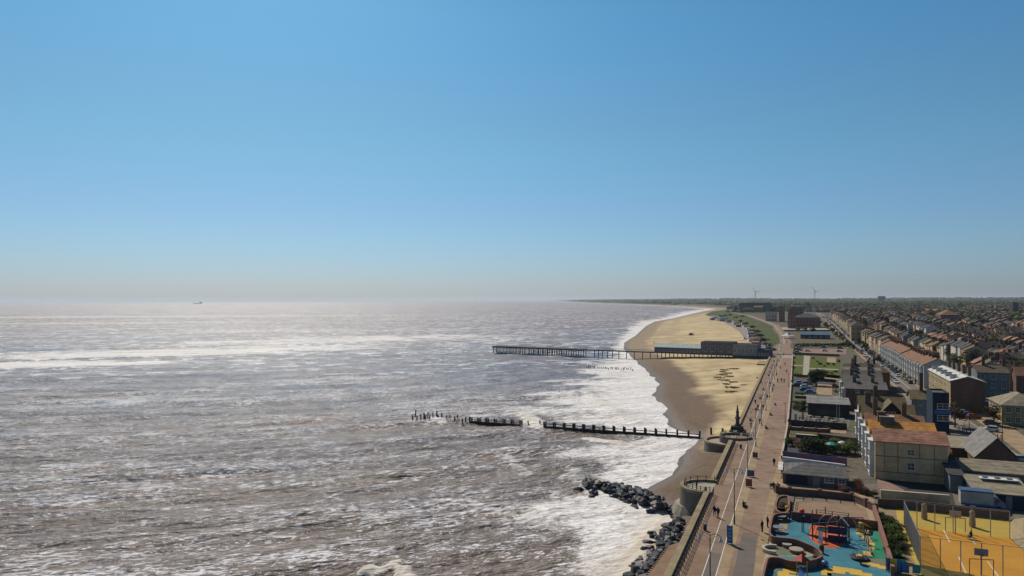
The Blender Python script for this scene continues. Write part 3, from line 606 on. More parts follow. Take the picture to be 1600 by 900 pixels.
# further seafront houses up to the garden
SEAF = [('brown-sided seafront house with dark felt roof and tall chimneys', 'brown', 'felt', 8, 8.2, 1.6), ('pale blue seafront house with grey roof and two chimney stacks', 'pale blue', 'felt', 7, 9.0, 2.0), ('white seafront house with tall bays and grey-brown roof', 'white', 'brown', 7.5, 9.2, 2.2),
        ('cream seafront house with stepped white bay roofs', 'cream', 'grey', 7.5, 9.2, 2.2), ('brown-roofed seafront house with wide chimney beside orange facade', 'tan', 'brown', 8, 9.0, 2.6), ('orange brick corner house with broad brown hipped roof by the lawn', 'orange', 'brown', 13, 8.2, 3.4)]
_uu = max(_uu + 1.5, 150)
SCALEU = (226 - _uu) / sum(s[3] for s in SEAF); vv = 28.8
for i, (lb, wm_, rm_, dp, hh, rh_) in enumerate(SEAF):
    hh -= 1.2; dp *= SCALEU; X, Y = G(_uu, vv); fw = 11.5 if i < 5 else 15
    if i >= 2: X, Y = G(_uu, vv + (i-1) * .9)
    t = house(lb, 'house', fw, dp - .06, hh, rh_, 'gx' if i < 5 else 'hip', wm_, rm_, (X, Y, 5), name='seafront_house', wins=[('l', dp*.82, z_, 1.1, 1.5) for z_ in (1, 4, 6.8) if z_ + 1.5 < hh] + ([('f', fw*.3, 5.8, 1.1, 1.4)] if i == 0 else []),
              chims=[(fw*.25, dp*.5, hh + rh_ + 1.6, 1.0, 1.8, 4), (fw*.7, dp*.5, hh + rh_ + 1.2, .9, 1.2, 3)], bay=[(dp*.36, 0, hh - (.5 if i < 3 else 2.9), 3.3)])
    _uu += dp
t, _ = BL('grey rendered house with brown roof behind the mossy gables', 'house', 1424, 1456, 657, 624, 8, 2.2, 'gx', 'grey', 'green-brown', chims=[(3, 4, 13)], wins=[('f', 2.2, 4.6, .9, 1.2)])
t, _ = BL('narrow navy-painted building with large white windows above the street', 'shop', 1457, 1483, 676, 616, 9, .3, 'flat', 'navy', 'felt', name='corner_shop', wins=[('f', 2.3, 6.2, 2.6, 1.5), ('f', 2.3, 3.2, 2.6, 1.5)])
MB().box(.4, 4.2, -.1, .02, 5.0, 5.9).build('sign_board', BLU, t)
# low buildings at the right edge
t, _ = BL('low flat-roofed grey store building with tan felt roof behind the box van', 'store building', 1524, 1612, 792, 769, 8.5, .9, 'mono', 'navy', 'tan', name='store_building')
for k in (4.2,): MB().box(k, k + .9, -.07, .03, 0, 2.3).build('door', WM['pale blue'], t)
o = MB(); o.box(1.8, 7.4, 5.4, 7.0, 3.62, 3.72)
for k in range(3): o.box(2.2 + 1.8*k, 3.0 + 1.8*k, 5.8, 6.5, 3.722, 3.85, 1)
o.build('skylight', [RM['white'], GLASS], t)
BL('long low grey-walled shed with pale tan roof below the dark gable', 'shed', 1503, 1612, 757, 735.5, 4.5, 1.3, 'mono', 'pale blue', 'tan', name='long_shed')
t, _ = BL('dark brown gabled hall with pale slate roof slopes at the right edge', 'hall', 1524, 1592, 738, 715, 13, 4.2, 'gy', 'brown', 'grey', name='gabled_hall')
BL('flat tan-roofed outbuilding beside the cream end building and junction', 'outbuilding', 1487, 1538, 722, 700, 13, .2, 'mono', 'brown', 'tan', name='outbuilding')
BL('small dark rear annex with slate roof beside the cream building', 'annex', 1484, 1503, 770, 742, 7, 1.2, 'mono', 'pale blue', 'slate', name='rear_annex')
o = MB(); u, v = UVp(1492, 752, 5); X, Y = G(u, v)
t = thing('container', 'rust orange storage container between annex and long shed', 'container', (X, Y, 5), TH); MB().box(0, 3.9, 0, 2.2, .1, 1.3).build('body', mat('rust', (.22, .08, .025), .8, .2, 3), t); MB().box(-.05, 3.95, -.05, 2.25, 1.302, 1.38).build('lid', DARKM, t)
# ochre brick public house at the junction
t, _ = BL('ochre yellow brick pub with tan hipped roof by the junction', 'pub', 1565, 1640, 664, 633, 14, 3, 'hip', 'yellow', 'tan', name='public_house', wins=[('f', 1.5 + 2.2*i, z_, 1.2, 1.5) for i in range(5) for z_ in (.8, 3.6)] + [('l', 2 + 3*i, z_, 1.2, 1.5) for i in range(4) for z_ in (.8, 3.6)])
# brick end wall, yellow terrace with white roof and dormers
YT = [('white-roofed yellow terrace house with blank brick end wall', 'brown'), ('second yellow terrace house from the brick end wall, white roof and dormers', 'yellow'), ('third yellow terrace house from the brick end wall, white roof and dormers', 'yellow'), ('fourth yellow terrace house from the brick end wall, white roof and dormers', 'yellow'), ('fifth yellow terrace house, farthest from the brick end wall', 'yellow')]
for i, (lb, wm_) in enumerate(YT):
    X, Y = G(159 + i * 7.6, 58.6)
    t = house(lb, 'terraced house', 9.5 - .6, 7.55, 9.6, 1.5, 'gy', WM[wm_], 'white' , (X, Y, 5), name='terraced_house', group='yellow terraced houses by the junction', wins=[('l', y_, z_, 1.1, 1.6) for y_ in (1.6, 5.9) for z_ in (1, 4, 6.8)], dormers=[(3.8, 9.9)], chims=[(6.2, 7, 13, .8, 1.4, 4)])
    if i == 0: MB().box(-.05, .0, .02, 7.5, 0, 9.4).build('yellow_front', WM['yellow'], t)
t, _ = BL('big grey rendered block in shade beside the brick end wall', 'apartment block', 1527, 1577, 623, 582, 12, 2, 'gx', 'pale blue', 'brown', name='apartment_block', nwin=3, storeys=3, chims=[(3, 6, 14), (9, 6, 14)])
# white-roofed beach restaurant with glass lantern roof
t, _ = BL('long low restaurant with white roof and glass lantern beside terrace tables', 'restaurant', 1262, 1327, 650, 630, 9, .8, 'mono', 'dark', 'grey', name='restaurant')
MB().box(_[2]*.35, _[2]*.93, 4.5, 7.5, 3.2, 4.0).build('glass_lantern', mat('lantern_glass', (.10, .18, .30), .15, spec=.6), t)
MB().box(_[2]*.2, _[2]*.8, -.04, .02, .3, 2.2).build('window', GLASS, t)

# ================================================================== TERRACE ROWS (mid distance), each house a thing
PAL = [('white', 'terracotta'), ('cream', 'brown'), ('tan', 'slate'), ('yellow', 'brown'), ('brown', 'slate'), ('red', 'slate'), ('white', 'slate'), ('tan', 'terracotta'), ('grey', 'slate'), ('cream', 'slate'), ('brown', 'red-brown'), ('orange', 'brown'), ('white', 'brown'), ('cream', 'green-brown')]
RW = {'white': 'white', 'cream': 'cream', 'tan': 'tan', 'yellow': 'yellow brick', 'brown': 'brown brick', 'red': 'red brick', 'grey': 'grey', 'pale blue': 'pale blue', 'orange': 'orange brick'}
PRO = {}
def proto(pal, kind, far):
    k = (pal, kind, far)
    if k in PRO: return PRO[k]
    wm_, rm_ = PAL[pal]; w, d, h, rh = {'t3': (9.2, 7.0, 9.0, 2.4), 't2': (8.6, 6.4, 6.0, 2.6), 'hip': (9.5, 9.5, 5.6, 2.8), 'gx': (9.0, 6.6, 6.2, 2.8)}[kind]
    rk = {'t3': 'gy', 't2': 'gy', 'hip': 'hip', 'gx': 'gx'}[kind]
    zs = (1, 3.9, 6.6) if h > 8 else (1, 3.7)
    if far: wins = [('l', d/2, 1, 3.2, 1.4), ('l', d/2, zs[1], 3.2, 1.4), ('f', w/2, zs[1], 1.2, 1.2)]
    else: wins = [('l', y_, z_, 1.1, 1.5) for y_ in ((d - 1.4,) if pal == 0 else (1.8, d - 1.6)) for z_ in zs] + [('f', w * .3, zs[1], 1.0, 1.2)]
    t = house('x', 'terraced house', w, d - .05, h, rh, rk, wm_, rm_, (0, 0, 0), name='terraced_house', wins=wins, chims=[(w*.5, d - .5, h + rh + 1.1, 1.6, .7, 4)])
    if kind == 't3' and not far and pal == 0:
        MB().prism([(0.02, 1.2), (-.9, 1.7), (-.9, 3.7), (.02, 4.2)], 0, 8.7).build('bay', WM['white'], t)
        for z_ in (1, 3.9, 6.6): window(t, -.9, 2.7, z_, 1.5, 1.5, -math.pi/2)
    if kind == 't2': MB().box(w - .05, w + 4, .3, d * .55, -1, 3.4).build('rear_extension', WM['brown'], t)
    learn(t); PRO[k] = [t, False, (w, d, h, rh)]; return PRO[k]
HN = 0; HOUSES = []; ROWN = {}
def place_house(u, v, pal, kind, row, flip=False, dz=0, cross=False):
    global HN
    X, Y = G(u, v); far = Y > 420; z = zland(X, Y) + dz
    pr = proto(pal, kind, far); w, d = pr[2][:2]
    rz = TH
    if flip: X, Y = G(u + d, v + w); rz = TH + math.pi
    if cross: X, Y = G(u, v + d); rz = TH - math.pi/2 + (0 if rr.random() < 2 else 0); X, Y = G(u + w, v); rz = TH + math.pi/2; 
    if pr[1]: t = dup(pr[0], (X, Y, z), rz)
    else: t = pr[0]; t.location = (X, Y, z); t.rotation_euler.z = rz; pr[1] = True
    ROWN[row] = ROWN.get(row, 0) + 1; wm_, rm_ = PAL[pal]
    t['label'] = f"{RW[wm_]} house, {rm_} roof, {nth(ROWN[row])} from near end of the {row}"
    t['group'] = 'houses of the ' + row; HN += 1
    if kind == 't3': t['label'] = t['label'].replace(' house,', ' three-storey house,')
    t.scale.z = rr.uniform(.9, 1.12); HOUSES.append((u, v)); return t
def inview(u, v, m=25, z=5):
    X, Y = G(u, v); px = 800 + F * X / Y; return px < 1600 + m
rr = random.Random(11)
# front row inland of the main road
u = 221.0
while u < 365: place_house(u, 60.6, 0, 't3', 'white road-front terrace').scale.z = .96 + .06*(int(u/40) % 2); u += 7.0
u = 380
while u < 1090:
    if (u - 300) % 180 < 12: u += 12; continue
    pal = rr.choice([1, 3, 2, 7, 1, 3, 4]); kd = rr.choice(['t3', 't3', 'gx']); place_house(u, 62.5, pal, kd, 'road-front row'); u += 7 if kd == 't3' else 6.7
ROWS = [(90, 215, 'second row inland', True), (113, 200, 'third row inland', False), (124.5, 215, 'fourth row inland', True), (146, 225, 'fifth row inland', False), (157, 240, 'sixth row inland', True), (181, 250, 'seventh row inland', False),
        (214, 300, 'eighth row inland', False), (248, 350, 'ninth row inland', False), (282, 400, 'tenth row inland', False), (316, 450, 'eleventh row inland', False), (350, 520, 'twelfth row inland', False)]
CAND = []; JV = {}
for v, ua, nm, fl in ROWS:
    u = ua; run = rr.choice(range(len(PAL))); kd = 't2'; left = 0
    while u < 1150:
        if (u - 296) % 172 < 11: u += 11; left = 0; continue
        blk = int((u - 296) // 172); fb = ((int(v / 46) * 31 + blk * 17)) % 5 == 0
        if fb and v > 110 and not fl:
            pc = rr.randrange(1, len(PAL)); u0_ = u
            for q in range(3):
                if inview(u, v + q*6.45, 10): CAND.append((u, v + q*6.45, pc, 't2', nm, False, True))
            u += rr.choice([13, 14.5, 20]); left = 0; continue
        if fb and v > 110: u += 12; continue
        if rr.random() < .05: u += rr.uniform(4, 14)
        if left <= 0: left = rr.randint(3, 9); kd = rr.choice(['t2', 't2', 't3', 'gx', 't2', 'hip']); run = rr.choice([1,2,3,4,4,5,6,6,7,8,9,9,10,13]); u += rr.uniform(0, 5)
        if inview(u, v, 10): CAND.append((u, v + JV.setdefault((nm, int(u/55)), rr.uniform(-3, 3)) + rr.uniform(-.25, .25), run if rr.random() < .7 else rr.randrange(1, len(PAL)), kd, nm, fl, False))
        u += {'t3': 7.0, 't2': 6.4, 'hip': 11.5, 'gx': 6.6}[kd]; left -= 1
CAND.sort(key=lambda c: math.hypot(*G(c[0], c[1])))
NB_ = 288 - HN
for c_ in sorted(CAND[:NB_], key=lambda c: (c[4], c[0])): place_house(c_[0], c_[1], c_[2], c_[3], c_[4], c_[5], cross=c_[6])
# the rest of the town: far houses as one mass
stuff_mats = [WM[k] for k in ('white', 'cream', 'tan', 'brown', 'red', 'grey')] + [RM[k] for k in ('slate', 'brown', 'brown', 'red-brown', 'slate', 'slate')]
fm_ = MB()
def simple_house(X, Y, z, w, d, h, rh, rz, wi, ri):
    M = Matrix.Translation((X, Y, z)) @ Matrix.Rotation(rz, 4, 'Z')
    a = wall_mb('gy', w, d, h, rh); r = roof_mb('gy', w, d, h, rh)
    fm_.add([M @ Vector(p) for p in a.v], a.f, wi); fm_.add([M @ Vector(p) for p in r.v], r.f, ri)
    for k in (1.0, 3.7):
        if k < h: fm_.add([M @ Vector(p) for p in ((-.04, d*.2, k), (-.04, d*.2, k+1.4), (-.04, d*.8, k+1.4), (-.04, d*.8, k))], [(0,1,2,3)], 12)
    c = MB().box(w*.4, w*.6, d-1, d-.2, h, h+rh+1.2); fm_.add([M @ Vector(p) for p in c.v], c.f, 3)
for c_ in CAND[NB_:]:
    X, Y = G(c_[0], c_[1]); simple_house(X, Y, zland(X, Y), 8.6, 6.4, rr.choice([6, 6.4, 8.5]), 2.6, TH, rr.randrange(6), 6 + rr.randrange(6))
for i in range(1500):
    Y = 700 * (1 + rr.random() ** 1.3 * 4.2); e = 60 + rr.random() ** 1.2 * (Y * .95 - Xi(Y) - 60 + 100); X = Xi(Y) + e
    uu, v2 = toUV(X, Y)
    if Y < 1180 and v2 < 345 or v2 < 75 and Y < 1500: continue
    if Y > 2200 and rr.random() < .6: continue
    st = math.floor(v2 / 30); a = TH + (math.pi/2 if (int(uu / 220) + st) % 3 == 0 else 0)
    nrow = rr.randint(1, 4)
    for q in range(nrow):
        xx = X + q * 6.4 * math.cos(a + math.pi/2); yy = Y + q * 6.4 * math.sin(a + math.pi/2)
        simple_house(xx, yy, zland(xx, yy), 8.6, 6.3, rr.choice([5.6, 6, 7.5]), 2.6, a, rr.choice([0, 1, 2, 3, 4, 5, 3, 3, 2]), 6 + rr.randrange(6))
o = fm_.build('distant_houses', stuff_mats + [GLASS]); tag(o, 'far-off mass of houses and rooftops spreading inland to the treeline', 'houses', kind='stuff')
# seafront blocks beyond the car park
def BF(label, cat, px0, px1, pyb, pyt, depth, rh, kind, wm, rm, **kw):
    X, Y, z = P(px0, pyb); u, v = toUV(X, Y); w = v_at_px(u, px1) - v; h = ztop(px0, pyt, Y) - z
    n = kw.pop('n', 0); st = kw.pop('st', 1)
    if n: kw['wins'] = [('f', w*(i+.5)/n, .9 + s_*h/st, w/n*.5, h/st*.5) for i in range(n) for s_ in range(st)]
    return house(label, cat, w, depth, h, rh, kind, wm, rm, (X, Y, z), **kw)
BF('large dark red brick hotel with rows of windows beyond the pool', 'hotel', 1241, 1282, 512, 496, 30, 5, 'hip', 'red', 'slate', name='hotel', n=8, st=3)
BF('red brick turreted wing of the hotel nearest the promenade', 'hotel wing', 1231, 1243, 514, 490, 22, 7, 'gy', 'red', 'red-brown', name='hotel_wing', n=2, st=4)
BF('tall narrow dark red brick block beside the promenade bend', 'apartment block', 1217, 1226, 503, 480, 16, 1, 'flat', 'red', 'felt', name='apartment_block', n=2, st=5)
BF('white-roofed low houses left of the tall red block', 'house', 1196, 1214, 502, 492, 14, 4, 'gx', 'white', 'slate', n=4, st=2)
BF('dark tower block behind the red brick hotel', 'apartment block', 1237, 1256, 497, 479, 25, 2, 'hip', 'brown', 'slate', name='apartment_block', n=4, st=4)
BF('huge dark blue-grey factory building by the shore', 'factory', 1155, 1205, 487.5, 474, 90, 1, 'flat', wallm('factory', (.04, .06, .08)), 'slate', name='factory', n=10, st=2)
BF('brown brick factory annex right of the blue-grey factory', 'factory annex', 1178, 1192, 488, 480, 30, 3, 'gx', 'orange', 'brown', name='factory_annex', n=3, st=1)
BF('dark brick tower block among trees at the far right', 'tower block', 1583, 1592, 497, 473, 22, 1, 'flat', 'dark', 'slate', name='tower_block', n=2, st=6)
BF('tall red-roofed brick school building in the middle of town', 'school', 1470, 1500, 514, 492, 30, 5, 'hip', 'brown', 'terracotta', name='school', n=5, st=3)
BF('long terracotta-roofed hall in front of the treeline', 'hall', 1441, 1472, 492, 487, 20, 5, 'gx', 'tan', 'orange', name='hall', n=6, st=1)
BF('low dark-roofed pool building behind the seafront hedge', 'pool building', 1251, 1297, 529, 523, 12, 2, 'mono', 'dark', 'blue', name='pool_building', n=5, st=1)
BF('tan three-storey corner building on the main road beyond the hedge', 'house', 1330, 1352, 533, 510, 14, 4, 'hip', 'yellow', 'slate', n=3, st=3)
# water tower, wind turbines
def water_tower(px, pyt, Y):
    X = (px - 800) * Y / F; z = zland(X, Y); zt = ztop(px, pyt, Y); t = thing('water_tower', 'dark funnel-shaped water tower standing above the horizon trees', 'water tower', (X, Y, z))
    MB().lathe([(6, 0), (5, zt - z - 22)], 12).build('shaft', WM['grey'], t); MB().lathe([(6, zt-z-22), (17, zt-z-12), (17, zt-z-1), (15, zt-z)], 16).build('tank', WM['grey'], t)
water_tower(1377.5, 462.5, 3300)
def turbine(px, pyt, Y, lb, a0):
    X = (px - 800) * Y / F; z = zland(X, Y); H_ = ztop(px, pyt, Y) - z; t = thing('wind_turbine', lb, 'wind turbine', (X, Y, z), group='wind turbines on the horizon')
    wt = mat('turbine_white', (.30, .31, .33), .6); MB().tube((0,0,0), (0,0,H_), 1.3, .8, 8).build('tower', wt, t); MB().box(-1.6, 1.6, -3, 6, H_ + .01, H_ + 3.2).build('nacelle', wt, t)
    for k in range(3):
        a = a0 + k * 2.094; MB().tube((0, -3.6, H_ + 1.6), (30*math.sin(a), -3.6, H_ + 1.6 + 30*math.cos(a)), 1.0, .3, 5).build('blade', wt, t)
turbine(1180.5, 456.5, 2900, 'left wind turbine on the horizon above the factory', 1.4); turbine(1273.5, 456, 3100, 'right wind turbine on the horizon above the main road', 1.45)
# ================================================================== SEA WALL, BASTIONS, RAILINGS
def wall_run(name, label, ua, ub):
    t = thing(name, label, 'sea wall', (*G(ua, 0), 0), TH)
    n = max(2, int((ub - ua) / 12)); L = ub - ua
    m = MB()
    for i in range(n):
        y0, y1 = L*i/n, L*(i+1)/n; X, Y = G(ua + y0, 0)
        m.add([(-.95, y0, -1), (.62, y0, -1), (.62, y1, -1), (-.95, y1, -1), (-.5, y0, 5.2), (.62, y0, 5.2), (.62, y1, 5.2), (-.5, y1, 5.2)], [(4,5,6,7),(0,1,5,4),(1,2,6,5),(2,3,7,6),(3,0,4,7)])
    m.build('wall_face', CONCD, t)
    MB().box(-.65, .3, 0, L, 5.204, 5.62).build('wall_cap', CONC, t)
    return t
wall_run('sea_wall', 'tan concrete sea wall from the frame edge to the near round bastion', -45, 38.8)
wall_run('sea_wall', 'tan concrete sea wall between the two round bastions', 47.0, 87)
wall_run('sea_wall', 'long dark sea wall running from the far bastion to the pier', 98.5, 372)
def bastion(label, u, v, r, z, step=None):
    X, Y = G(u, v); t = thing('bastion', label, 'bastion', (X, Y, 0), TH, 'round bastions on the sea wall')
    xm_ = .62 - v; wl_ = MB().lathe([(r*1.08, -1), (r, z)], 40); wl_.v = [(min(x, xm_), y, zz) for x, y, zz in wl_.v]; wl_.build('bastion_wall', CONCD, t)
    o = MB(); n = 40
    for i in range(n):
        a0, a1 = 2*math.pi*i/n, 2*math.pi*(i+1)/n
        if math.cos((a0+a1)/2) * r + v > .9: continue
        q = [(k*math.cos(a), k*math.sin(a)) for k, a in ((r+.1, a0), (r+.1, a1), (r-.55, a1), (r-.55, a0))]
        o.add([(x, y, z+.004) for x, y in q] + [(x, y, z+.5) for x, y in q], [(4,5,6,7),(0,1,5,4),(1,2,6,5),(2,3,7,6),(3,0,4,7)])
    o.build('bastion_rim', CONC, t)
    fp = [((r-.5)*math.cos(a), (r-.5)*math.sin(a)) for a in np.linspace(0, 2*math.pi, 49)[:-1]]; xm_ = .62 - v; fp = [(min(x, xm_), y) for x, y in fp]
    MB().prism(fp, z+.004, z+.03).build('bastion_floor', PALE, t)
    return t, X, Y
t, bx, by = bastion('near round concrete bastion with railings jutting onto the beach', 42.9, -.7, 4.7, 5.08)
MB().lathe([(5.5, -1), (4.2, 2.1)], 20, (-1.5, .2, 0)).build('bastion_footing', PALE, t)
t, bx2, by2 = bastion('far double-ringed round bastion beside the monument and groyne', 92.6, -1.2, 5.9, 3.9)
o = MB(); n = 32
for i in range(n):
    a0, a1 = 2*math.pi*i/n, 2*math.pi*(i+1)/n; q = [(1.6 + k*math.cos(a), .8 + k*math.sin(a)) for k, a in ((3.9, a0), (3.9, a1), (3.45, a1), (3.45, a0))]
    o.add([(x, y, 3.95) for x, y in q] + [(x, y, 5.6) for x, y in q], [(4,5,6,7),(0,1,5,4),(1,2,6,5),(2,3,7,6),(3,0,4,7)])
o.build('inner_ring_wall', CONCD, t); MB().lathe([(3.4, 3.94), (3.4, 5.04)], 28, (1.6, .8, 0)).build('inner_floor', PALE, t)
def railing(label, pts, z, h=1.15, post=2.4, rails=(.45, .8, 1.12), knob=True, m=DARKM, name='railing', cat='railing'):
    X0, Y0 = pts[0]; t = thing(name, label, cat, (X0, Y0, z)); r = MB(); pl = []
    for (ax, ay), (bx_, by_) in zip(pts[:-1], pts[1:]):
        L = math.hypot(bx_-ax, by_-ay); n = max(1, round(L / post))
        for k in range(n + 1): pl.append((ax + (bx_-ax)*k/n - X0, ay + (by_-ay)*k/n - Y0))
        for q in rails: r.tube((ax-X0, ay-Y0, q), (bx_-X0, by_-Y0, q), .035, n=5)
    r.build('rails', m, t); seen = set(); pm = MB().tube((0,0,0), (0,0,h), .075, .06, 6)
    if knob: pm.lathe([(.05, h), (.11, h+.08), (.05, h+.18)], 6)
    me = pm.mesh('post', m)
    for x, y in pl:
        k = (round(x, 1), round(y, 1))
        if k in seen or len(seen) >= 98: continue
        seen.add(k); o = bpy.data.objects.new('post', me); COL.objects.link(o); o.parent = t; o.location = (x, y, 0)
    return t
railing('dark post-and-rail railing along the promenade below the near bastion', [G(-40, .95), G(39, .95)], 5.05, post=1.55)
railing('dark post-and-rail railing along the promenade between the two bastions', [G(47, .95), G(86, .95)], 5.05, post=1.55)
c = (bx, by); railing('curved railing standing round the near bastion', [(c[0] + 4.0*math.cos(a), c[1] + 4.0*math.sin(a)) for a in np.linspace(TH + math.radians(75), TH + math.radians(285), 10)], 5.1, post=1.6)
c = G(92.6, -1.2); c = (c[0] + .9*1.6 + .3, c[1]); railing('curved railing standing round the far bastion', [(c[0] + 3.6*math.cos(a), c[1] + 3.6*math.sin(a)) for a in np.linspace(TH + math.radians(80), TH + math.radians(280), 8)], 5.0, post=1.8)
# toothed apron at the foot of the wall
pA = [P(px, py, 1.8)[:2] for px, py in ((1046,852),(1036,866),(1027,880),(1015,894),(1002,912))]; o = MB(); L = []
for (ax, ay), (bx_, by_) in zip(pA[:-1], pA[1:]):
    n = 5; dx, dy = bx_-ax, by_-ay; l = math.hypot(dx, dy); nx, ny = dy/l, -dx/l
    for k in range(n):
        for f_, q in ((0, 0), (.45, 0), (.5, .38), (.95, .38)): s_ = (k + f_) / n; L.append((ax + dx*s_ + nx*q, ay + dy*s_ + ny*q))
R_ = [G(-34 + 0, -.9), G(24, -.9)]
t = thing('concrete_apron', 'brown toothed concrete apron between the rocks and the sea wall', 'apron', (0, 0, 0)); MB().prism(L + R_, -1.5, 1.8).build('apron_slab', mat('apron', (.17, .105, .068), .9, scale=.5, c2=(.25, .16, .105)), t)
# ================================================================== ROCKS
ROCKM = mat('wet_rock', (.013, .015, .019), .55, scale=.8, c2=(.046, .050, .060), spec=.3, bump=.05)
rp = []
for k in range(9):
    bm = bmesh.new(); bmesh.ops.create_icosphere(bm, subdivisions=1, radius=1); R2 = random.Random(k)
    for _ in range(6):
        nrm = Vector((R2.uniform(-1,1), R2.uniform(-1,1), R2.uniform(-.6,1))).normalized(); bmesh.ops.bisect_plane(bm, geom=bm.verts[:]+bm.edges[:]+bm.faces[:], plane_co=nrm*R2.uniform(.45,.75), plane_no=nrm, clear_outer=True)
        bmesh.ops.contextual_create(bm, geom=[e for e in bm.edges if e.is_boundary])
    for v_ in bm.verts: v_.co.x *= 1.25; v_.co.z *= .75
    me = bpy.data.meshes.new('rock'); bm.to_mesh(me); bm.free(); me.materials.append(ROCKM); rp.append(me)
def rock(x, y, z, s, lb, gp):
    lb = ('large ' if s > 1.0 else 'small ' if s < .8 else 'medium ') + lb
    o = bpy.data.objects.new('rock', rp[rr.randrange(9)]); COL.objects.link(o); o.location = (x, y, z); o.scale = (s, s*rr.uniform(.8, 1.1), s*rr.uniform(.8, 1))
    o.rotation_euler = (rr.uniform(-.6,.6), rr.uniform(-.6,.6), rr.uniform(0, 6.3)); tag(o, lb, 'rock', gp)
P1 = [(914,756,3.2),(932,761,5.0),(955,766,5.6),(978,770,5.0),(998,776,4.2),(1016,786,3.6),(1034,798,2.6)]
P2 = [(1062,817,2.0),(1051,832,2.8),(1042,848,3.0),(1034,866,3.0),(1026,882,2.8),(1014,895,2.8),(1004,908,2.8)]
for pl, cnt, lb in ((P1, 175, 'dark wet boulder in the curved rock pile{}'), (P2, 150, 'dark boulder by the toothed apron{}')):
    for i in range(cnt):
        k = rr.random() * (len(pl) - 1.001); j = int(k); f_ = k - j; a, b_ = pl[j], pl[j+1]
        X, Y, _ = P(a[0] + (b_[0]-a[0])*f_, a[1] + (b_[1]-a[1])*f_, .4); hw = a[2] + (b_[2]-a[2])*f_; q = rr.gauss(0, .5); q = max(-1.1, min(1.1, q))
        ta = P(a[0], a[1], .4); tb_ = P(b_[0], b_[1], .4); dx, dy = tb_[0]-ta[0], tb_[1]-ta[1]; l = math.hypot(dx, dy)
        rock(X - dy/l*q*hw, Y + dx/l*q*hw, .15 + 1.25 * (1 - abs(q)) * rr.uniform(.5, 1), rr.uniform(.65, 1.15), lb.format((', seaward tip', ', seaward half', ', middle', ', landward half', ', landward tail')[min(4, int(k / (len(pl)-1) * 5))] if pl is P1 else (', far tip', ', far half', ', middle', ', near half', ', near tip')[min(4, int(k / (len(pl)-1) * 5))]) + (', crest' if abs(q) < .33 else ', sea side' if q < 0 else ', beach side'), 'boulders of the rock pile ' + ('on the beach' if pl is P1 else 'by the apron'))
for i in range(9): X, Y, _ = P(1040 + i*4 + rr.uniform(-3,3), 800 + rr.uniform(-3, 9), .5); rock(X, Y, .45, rr.uniform(.3,.55), f'loose rock on the shingle between the rock piles, {nth(i+1)} from the left', 'loose rocks between the piles')
# ================================================================== GROYNE
t = thing('timber_groyne', 'long dark timber groyne with paired posts running out through the surf', 'groyne', (0,0,0))
ga, gb = P(1093, 682, .8), P(850, 667, .3); gd = (gb[0]-ga[0], gb[1]-ga[1]); gl = math.hypot(*gd); gx, gy = gd[0]/gl, gd[1]/gl
pm = MB().box(-.2, .2, -.2, .2, -1.5, 1.0).mesh('post', TIMB)
def gpost(s_, side, h, par=t, zb=0):
    o = bpy.data.objects.new('post', pm); COL.objects.link(o); o.location = (ga[0] + gx*s_ - gy*side, ga[1] + gy*s_ + gx*side, h - 1 + zb); o.rotation_euler = (rr.uniform(-.04,.04), rr.uniform(-.04,.04), rr.uniform(0, 1)); 
    if par: o.parent = par
    return o
for i in range(-3, 16):
    s_ = i * gl / 15; gpost(s_, .2, 2.4 - max(0, i) * .03 + (1.2 if i < 0 else 0))
    if i > 3: gpost(s_, -1.5, 1.7)
    if 0 <= i < 15:
        for side, z0, z1 in ((0, -.8, .75 - .01*i), (.2, 1.25, 1.45)):
            MB().box(0, gl/15 + .02, -.1, .1, z0, z1).build('plank', TIMB, t, loc=(ga[0]+gx*s_ - gy*side, ga[1]+gy*s_ + gx*side, 0), rz=math.atan2(gy, gx))
s0 = gl + 5.5
for i in range(7):
    gpost(s0 + 2.6 + i*2.95, .2, 1.9); gpost(s0 + 2.6 + i*2.95, -1.4, 1.5)
    if i < 6: MB().box(0, 2.97, -.1, .1, -.8, .55).build('plank', TIMB, t, loc=(ga[0]+gx*(s0 + 2.6 + i*2.95), ga[1]+gy*(s0 + 2.6 + i*2.95), 0), rz=math.atan2(gy, gx)); MB().box(0, 2.97, -.07, .07, .95, 1.1).build('plank', TIMB, t, loc=(ga[0]+gx*(s0 + 2.6 + i*2.95) - gy*.2, ga[1]+gy*(s0 + 2.6 + i*2.95) + gx*.2, 0), rz=math.atan2(gy, gx))
for k, (px, py) in enumerate([(644,656),(649,654),(651,657),(657,655),(662,653),(664,656),(668,651),(671,654),(676,652),(682,650),(684,655),(690,653),(697,656),(702,655),(710,658),(714,656),(722,661),(727,659),(825,664),(843,663)]):
    X, Y, _ = P(px, py, 0.2); o = bpy.data.objects.new('timber_post', pm); COL.objects.link(o); o.location = (X, Y, rr.uniform(.4, 1.0) + (1.2 if k == 1 else 0)); o.rotation_euler = (rr.uniform(-.08,.08), rr.uniform(-.15,.15), 0)
    tag(o, 'tallest rotten groyne post at the seaward end of the stump line' if k == 1 else f'lone rotten groyne post in the waves, {nth(k+1)} from the seaward end', 'timber post', 'rotten posts in the sea')
for k in range(24):
    px = 917 + k * 3.1 + rr.uniform(-1, 1); X, Y, _ = P(px, 575.5 + k*.12 + rr.uniform(-1, 1), 0.2); o = bpy.data.objects.new('timber_post', pm); COL.objects.link(o); o.location = (X, Y, rr.uniform(.1, .5) + (1.3 if k == 1 else 0)); o.scale = (.9, .9, 1)
    tag(o, f'dark stump of the ruined groyne in white surf near the pier, {nth(k+1)} from left', 'timber post', 'stumps of the ruined groyne near the pier')
